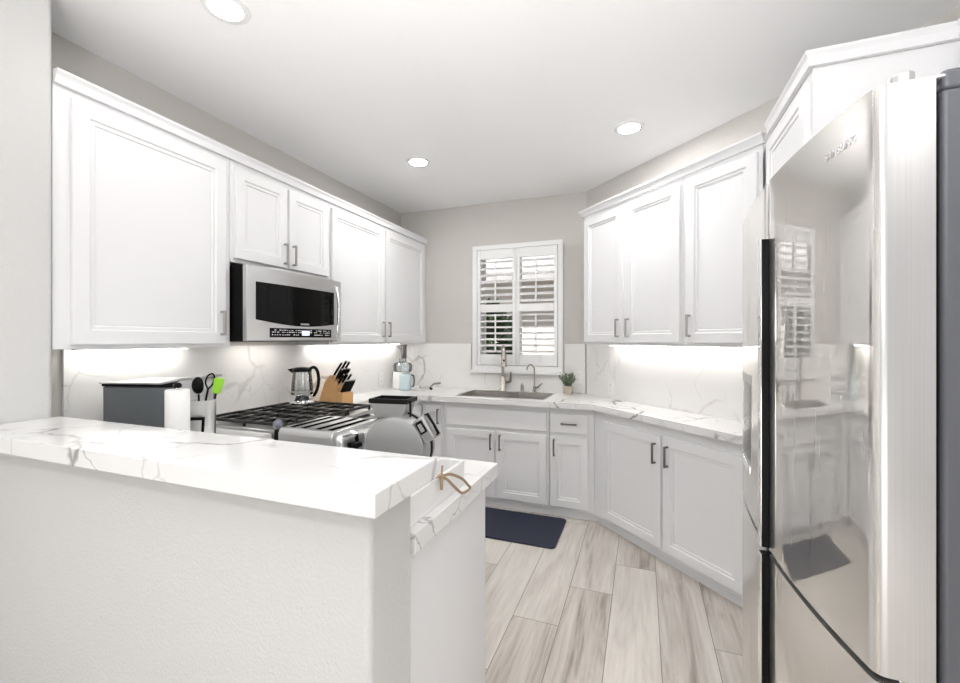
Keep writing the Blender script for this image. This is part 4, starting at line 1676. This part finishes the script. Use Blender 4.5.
def knife(t_, yy, L_, steel_bolster, label):
    px = 0.058 + (-0.080) * t_
    pz = 0.115 + 0.100 * t_
    p = base_m @ Vector((px, yy, pz))
    k = thing('kitchen_knife', label, 'knife', p, KR, 'knives in the wooden block')
    bm = nb()
    a, b = dirk * 0.003, dirk * 0.026
    tube(bm, [a, b], 0.0075, 8)
    mk('bolster', bm, M['steel'], k)
    bm = nb()
    tube(bm, [b + dirk * 0.0005, b + dirk * L_ * 0.4, b + dirk * L_ * 0.8 + Vector((0, 0, -0.001)), b + dirk * L_], [0.0075, 0.0095, 0.0085, 0.009], 8)
    h = mk('handle', bm, M['black'], k)
    bm = nb()
    tube(bm, [b + dirk * (L_ + 0.0005), b + dirk * (L_ + 0.006)], 0.008, 8)
    mk('end_cap', bm, M['steel'], k)


for t_, yy, L_, lb in ((0.84, -0.036, 0.125, 'large black-handled knife at the top near side of the block'),
                       (0.84, 0.000, 0.14, 'large black-handled knife at the top middle of the block'),
                       (0.84, 0.036, 0.13, 'large black-handled knife at the top wall side of the block'),
                       (0.55, -0.038, 0.095, 'black-handled knife in the second row, near side of the block'),
                       (0.55, -0.013, 0.100, 'black-handled knife in the second row, near-middle of the block'),
                       (0.55, 0.013, 0.100, 'black-handled knife in the second row, far-middle of the block'),
                       (0.55, 0.038, 0.095, 'black-handled knife in the second row, wall side of the block'),
                       (0.24, -0.036, 0.085, 'short black-handled knife in the lowest slanted row, near side of the block'),
                       (0.24, 0.0, 0.085, 'short black-handled knife in the lowest slanted row, middle of the block'),
                       (0.24, 0.036, 0.085, 'short black-handled knife in the lowest slanted row, wall side of the block')):
    knife(t_, yy, L_, True, lb)
for i in range(6):
    yy = -0.042 + i * 0.0168
    p = base_m @ Vector((0.088, yy, 0.090))
    k = thing('steak_knife', 'slim steel-capped steak knife in the front rack of the knife block', 'knife', p, KR, 'steak knives in the block rack')
    d = Vector((0.55, 0, 0.835))
    bm = nb()
    tube(bm, [d * 0.002, d * 0.05, d * 0.105], [0.0065, 0.008, 0.007], 8)
    mk('handle', bm, M['black'], k)
    bm = nb()
    tube(bm, [d * 0.1055, d * 0.113], 0.0075, 8)
    mk('end_cap', bm, M['steel'], k)

# speckled cloth at the range corner
bm = nb()
NX, NY = 26, 18
gr_ = []
rnd = random.Random(3)
for s_ in (1, 0):
    rows = []
    for i in range(NX + 1):
        row = []
        for j in range(NY + 1):
            u_, v_ = i / NX * 2 - 1, j / NY * 2 - 1
            e = max(0, 1 - (abs(u_) ** 4)) * max(0, 1 - (abs(v_) ** 4))
            z = 0.002 + s_ * (0.034 * e ** 0.35 + 0.005 * math.sin(u_ * 7 + v_ * 2) * e)
            row.append(bm.verts.new((u_ * 0.055, v_ * 0.150, z)))
        rows.append(row)
    gr_.append(rows)
    for i in range(NX):
        for j in range(NY):
            bm.faces.new((rows[i][j], rows[i + 1][j], rows[i + 1][j + 1], rows[i][j + 1]))
a, b = gr_
edge = [(i, 0) for i in range(NX)] + [(NX, j) for j in range(NY)] + [(i, NY) for i in range(NX, 0, -1)] + [(0, j) for j in range(NY, 0, -1)]
for k in range(len(edge)):
    i, j = edge[k]
    i2, j2 = edge[(k + 1) % len(edge)]
    bm.faces.new((a[i][j], a[i2][j2], b[i2][j2], b[i][j]))
tag(mk('oven_mitt', bm, M['speckle'], loc=(-1.875, 2.635, PZ)), 'speckled grey oven mitt lying at the corner of the range and counter', 'oven mitt')

# ------------------------------------------------------------------ juicer in the corner
ju = thing('juicer', 'white and clear blue juicer with dark feed tube in the counter corner', 'juicer', (-2.22, 3.72, PZ), R(15))
bm = nb()
lathe(bm, [(0, 0), (0.082, 0), (0.085, 0.006), (0.082, 0.16), (0.078, 0.168), (0, 0.168)], c=(-0.03, 0, 0), seg=36)
mk('motor_base', bm, M['white_plastic'], ju)
bm = nb()
lathe(bm, [(0, 0.1685), (0.086, 0.1685), (0.092, 0.185), (0.095, 0.235), (0.08, 0.255), (0.036, 0.268), (0.036, 0.30), (0.0, 0.30)], c=(-0.015, 0, 0), seg=36)
mk('bowl_cover', bm, M['blue_plastic'], ju)
bm = nb()
lathe(bm, [(0, 0.2705), (0.026, 0.2705), (0.026, 0.395), (0.033, 0.398), (0.033, 0.405), (0, 0.405)], c=(-0.002, -0.0, 0.0305), seg=28)
lathe(bm, [(0, 0.436), (0.03, 0.436), (0.03, 0.438), (0, 0.438)], c=(-0.002, 0, 0), seg=28)
mk('feed_tube', bm, pbr('dark_steel', (0.16, 0.155, 0.15), 0.2, 1), ju)
bm = nb()
prism_mat(bm, [(0.0, 0.0), (0.095, 0.0), (0.105, 0.155), (0.0, 0.155)], 0.085, Matrix(((1, 0, 0, 0), (0, 0, -1, -0.088), (0, 1, 0, 0), (0, 0, 0, 1))))
mk('juice_jug', bm, pbr('pale_blue_jug', (0.50, 0.60, 0.64), 0.2), ju, bevel=0.012)
bm = nb()
tube(bm, spline([(0.106, -0.12, 0.145), (0.130, -0.125, 0.13), (0.130, -0.125, 0.05), (0.108, -0.12, 0.03)], 6), 0.006, 8)
mk('jug_handle', bm, M['black'], ju)

cd = thing('kitchen_gadget', 'small chrome hand gadget with dark tips lying right of the juicer', 'utensil', (-1.985, 3.73, PZ), R(10))
bm = nb()
tube(bm, [(-0.06, 0, 0.013), (0.0, 0.0, 0.018), (0.06, 0, 0.022)], [0.010, 0.013, 0.009], 10)
mk('body', bm, M['chrome'], cd)
bm = nb()
tube(bm, [(0.045, 0.0, 0.024), (0.085, 0.0, 0.055), (0.15, 0.01, 0.062)], [0.006, 0.008, 0.010], 8)
mk('wing', bm, M['bronze'], cd)
bm = nb()
tube(bm, [(0.045, -0.014, 0.018), (0.075, -0.06, 0.014)], [0.007, 0.013], 8)
mk('wing', bm, M['black'], cd)

# ------------------------------------------------------------------ outside the window
bm = nb()
box(bm, -9, 7, YB + 0.2, 14, -0.25, -0.05)
o = mk('ground_outside', bm, M['ground'])
tag(o, 'pale concrete yard outside the kitchen window', 'ground')
o['kind'] = 'structure'
hs_ = thing('neighbor_house', 'beige stucco neighboring house with dark eave outside the window', 'house', (-2.6, 7.4, -0.05), 0)
bm = nb()
box(bm, -1.2, 7, 0, 3, 0, 2.75)
mk('wall', bm, M['stucco'], hs_)
bm = nb()
prism_mat(bm, [(-0.55, 2.45), (3.2, 3.7), (3.2, 3.85), (-0.55, 2.60)], 8.5, Matrix(((0, 0, 1, -1.5), (1, 0, 0, 0), (0, 1, 0, 0), (0, 0, 0, 1))))
mk('roof', bm, M['roof'], hs_)
bm = nb()
box(bm, 1.55, 2.45, -0.03, 0.005, 0.95, 1.95)
hw_ = mk('house_window', bm, M['trim'], hs_)
bm = nb()
box(bm, 1.62, 2.38, -0.036, -0.031, 1.02, 1.88)
mk('glass', bm, M['black_glass'], hw_)


def bush(label, loc, sx, sz, seed, mat, n=900):
    t = thing('garden_shrub', label, 'shrub', loc, 0, None)
    rnd = random.Random(seed)
    bm = nb()
    for k in range(3):
        q = rnd.uniform(0, 6.28)
        tube(bm, [(0, 0, 0), (0.1 * math.cos(q), 0.1 * math.sin(q), sz * 0.4), (sx * 0.5 * math.cos(q), sx * 0.5 * math.sin(q), sz * 0.8)], [0.03, 0.02, 0.01], 6)
    mk('stems', bm, M['wood'], t)
    bm = nb()
    for i in range(n):
        a, b_ = rnd.uniform(0, 6.28), math.acos(rnd.uniform(-1, 1))
        r = rnd.uniform(0.45, 1.0) ** 0.5
        p = Vector((sx * r * math.sin(b_) * math.cos(a), sx * r * math.sin(b_) * math.sin(a), sz * (0.5 + 0.5 * r * math.cos(b_))))
        leaf(bm, p, (rnd.uniform(-1, 1), rnd.uniform(-1, 1), rnd.uniform(-0.3, 1)), 0.15, 0.05)
    mk('foliage', bm, M[mat], t, smooth=0)


bush('dark green shrub growing outside the kitchen window', (-2.12, 6.0, -0.05), 0.45, 1.98, 2, 'bush', 3400)
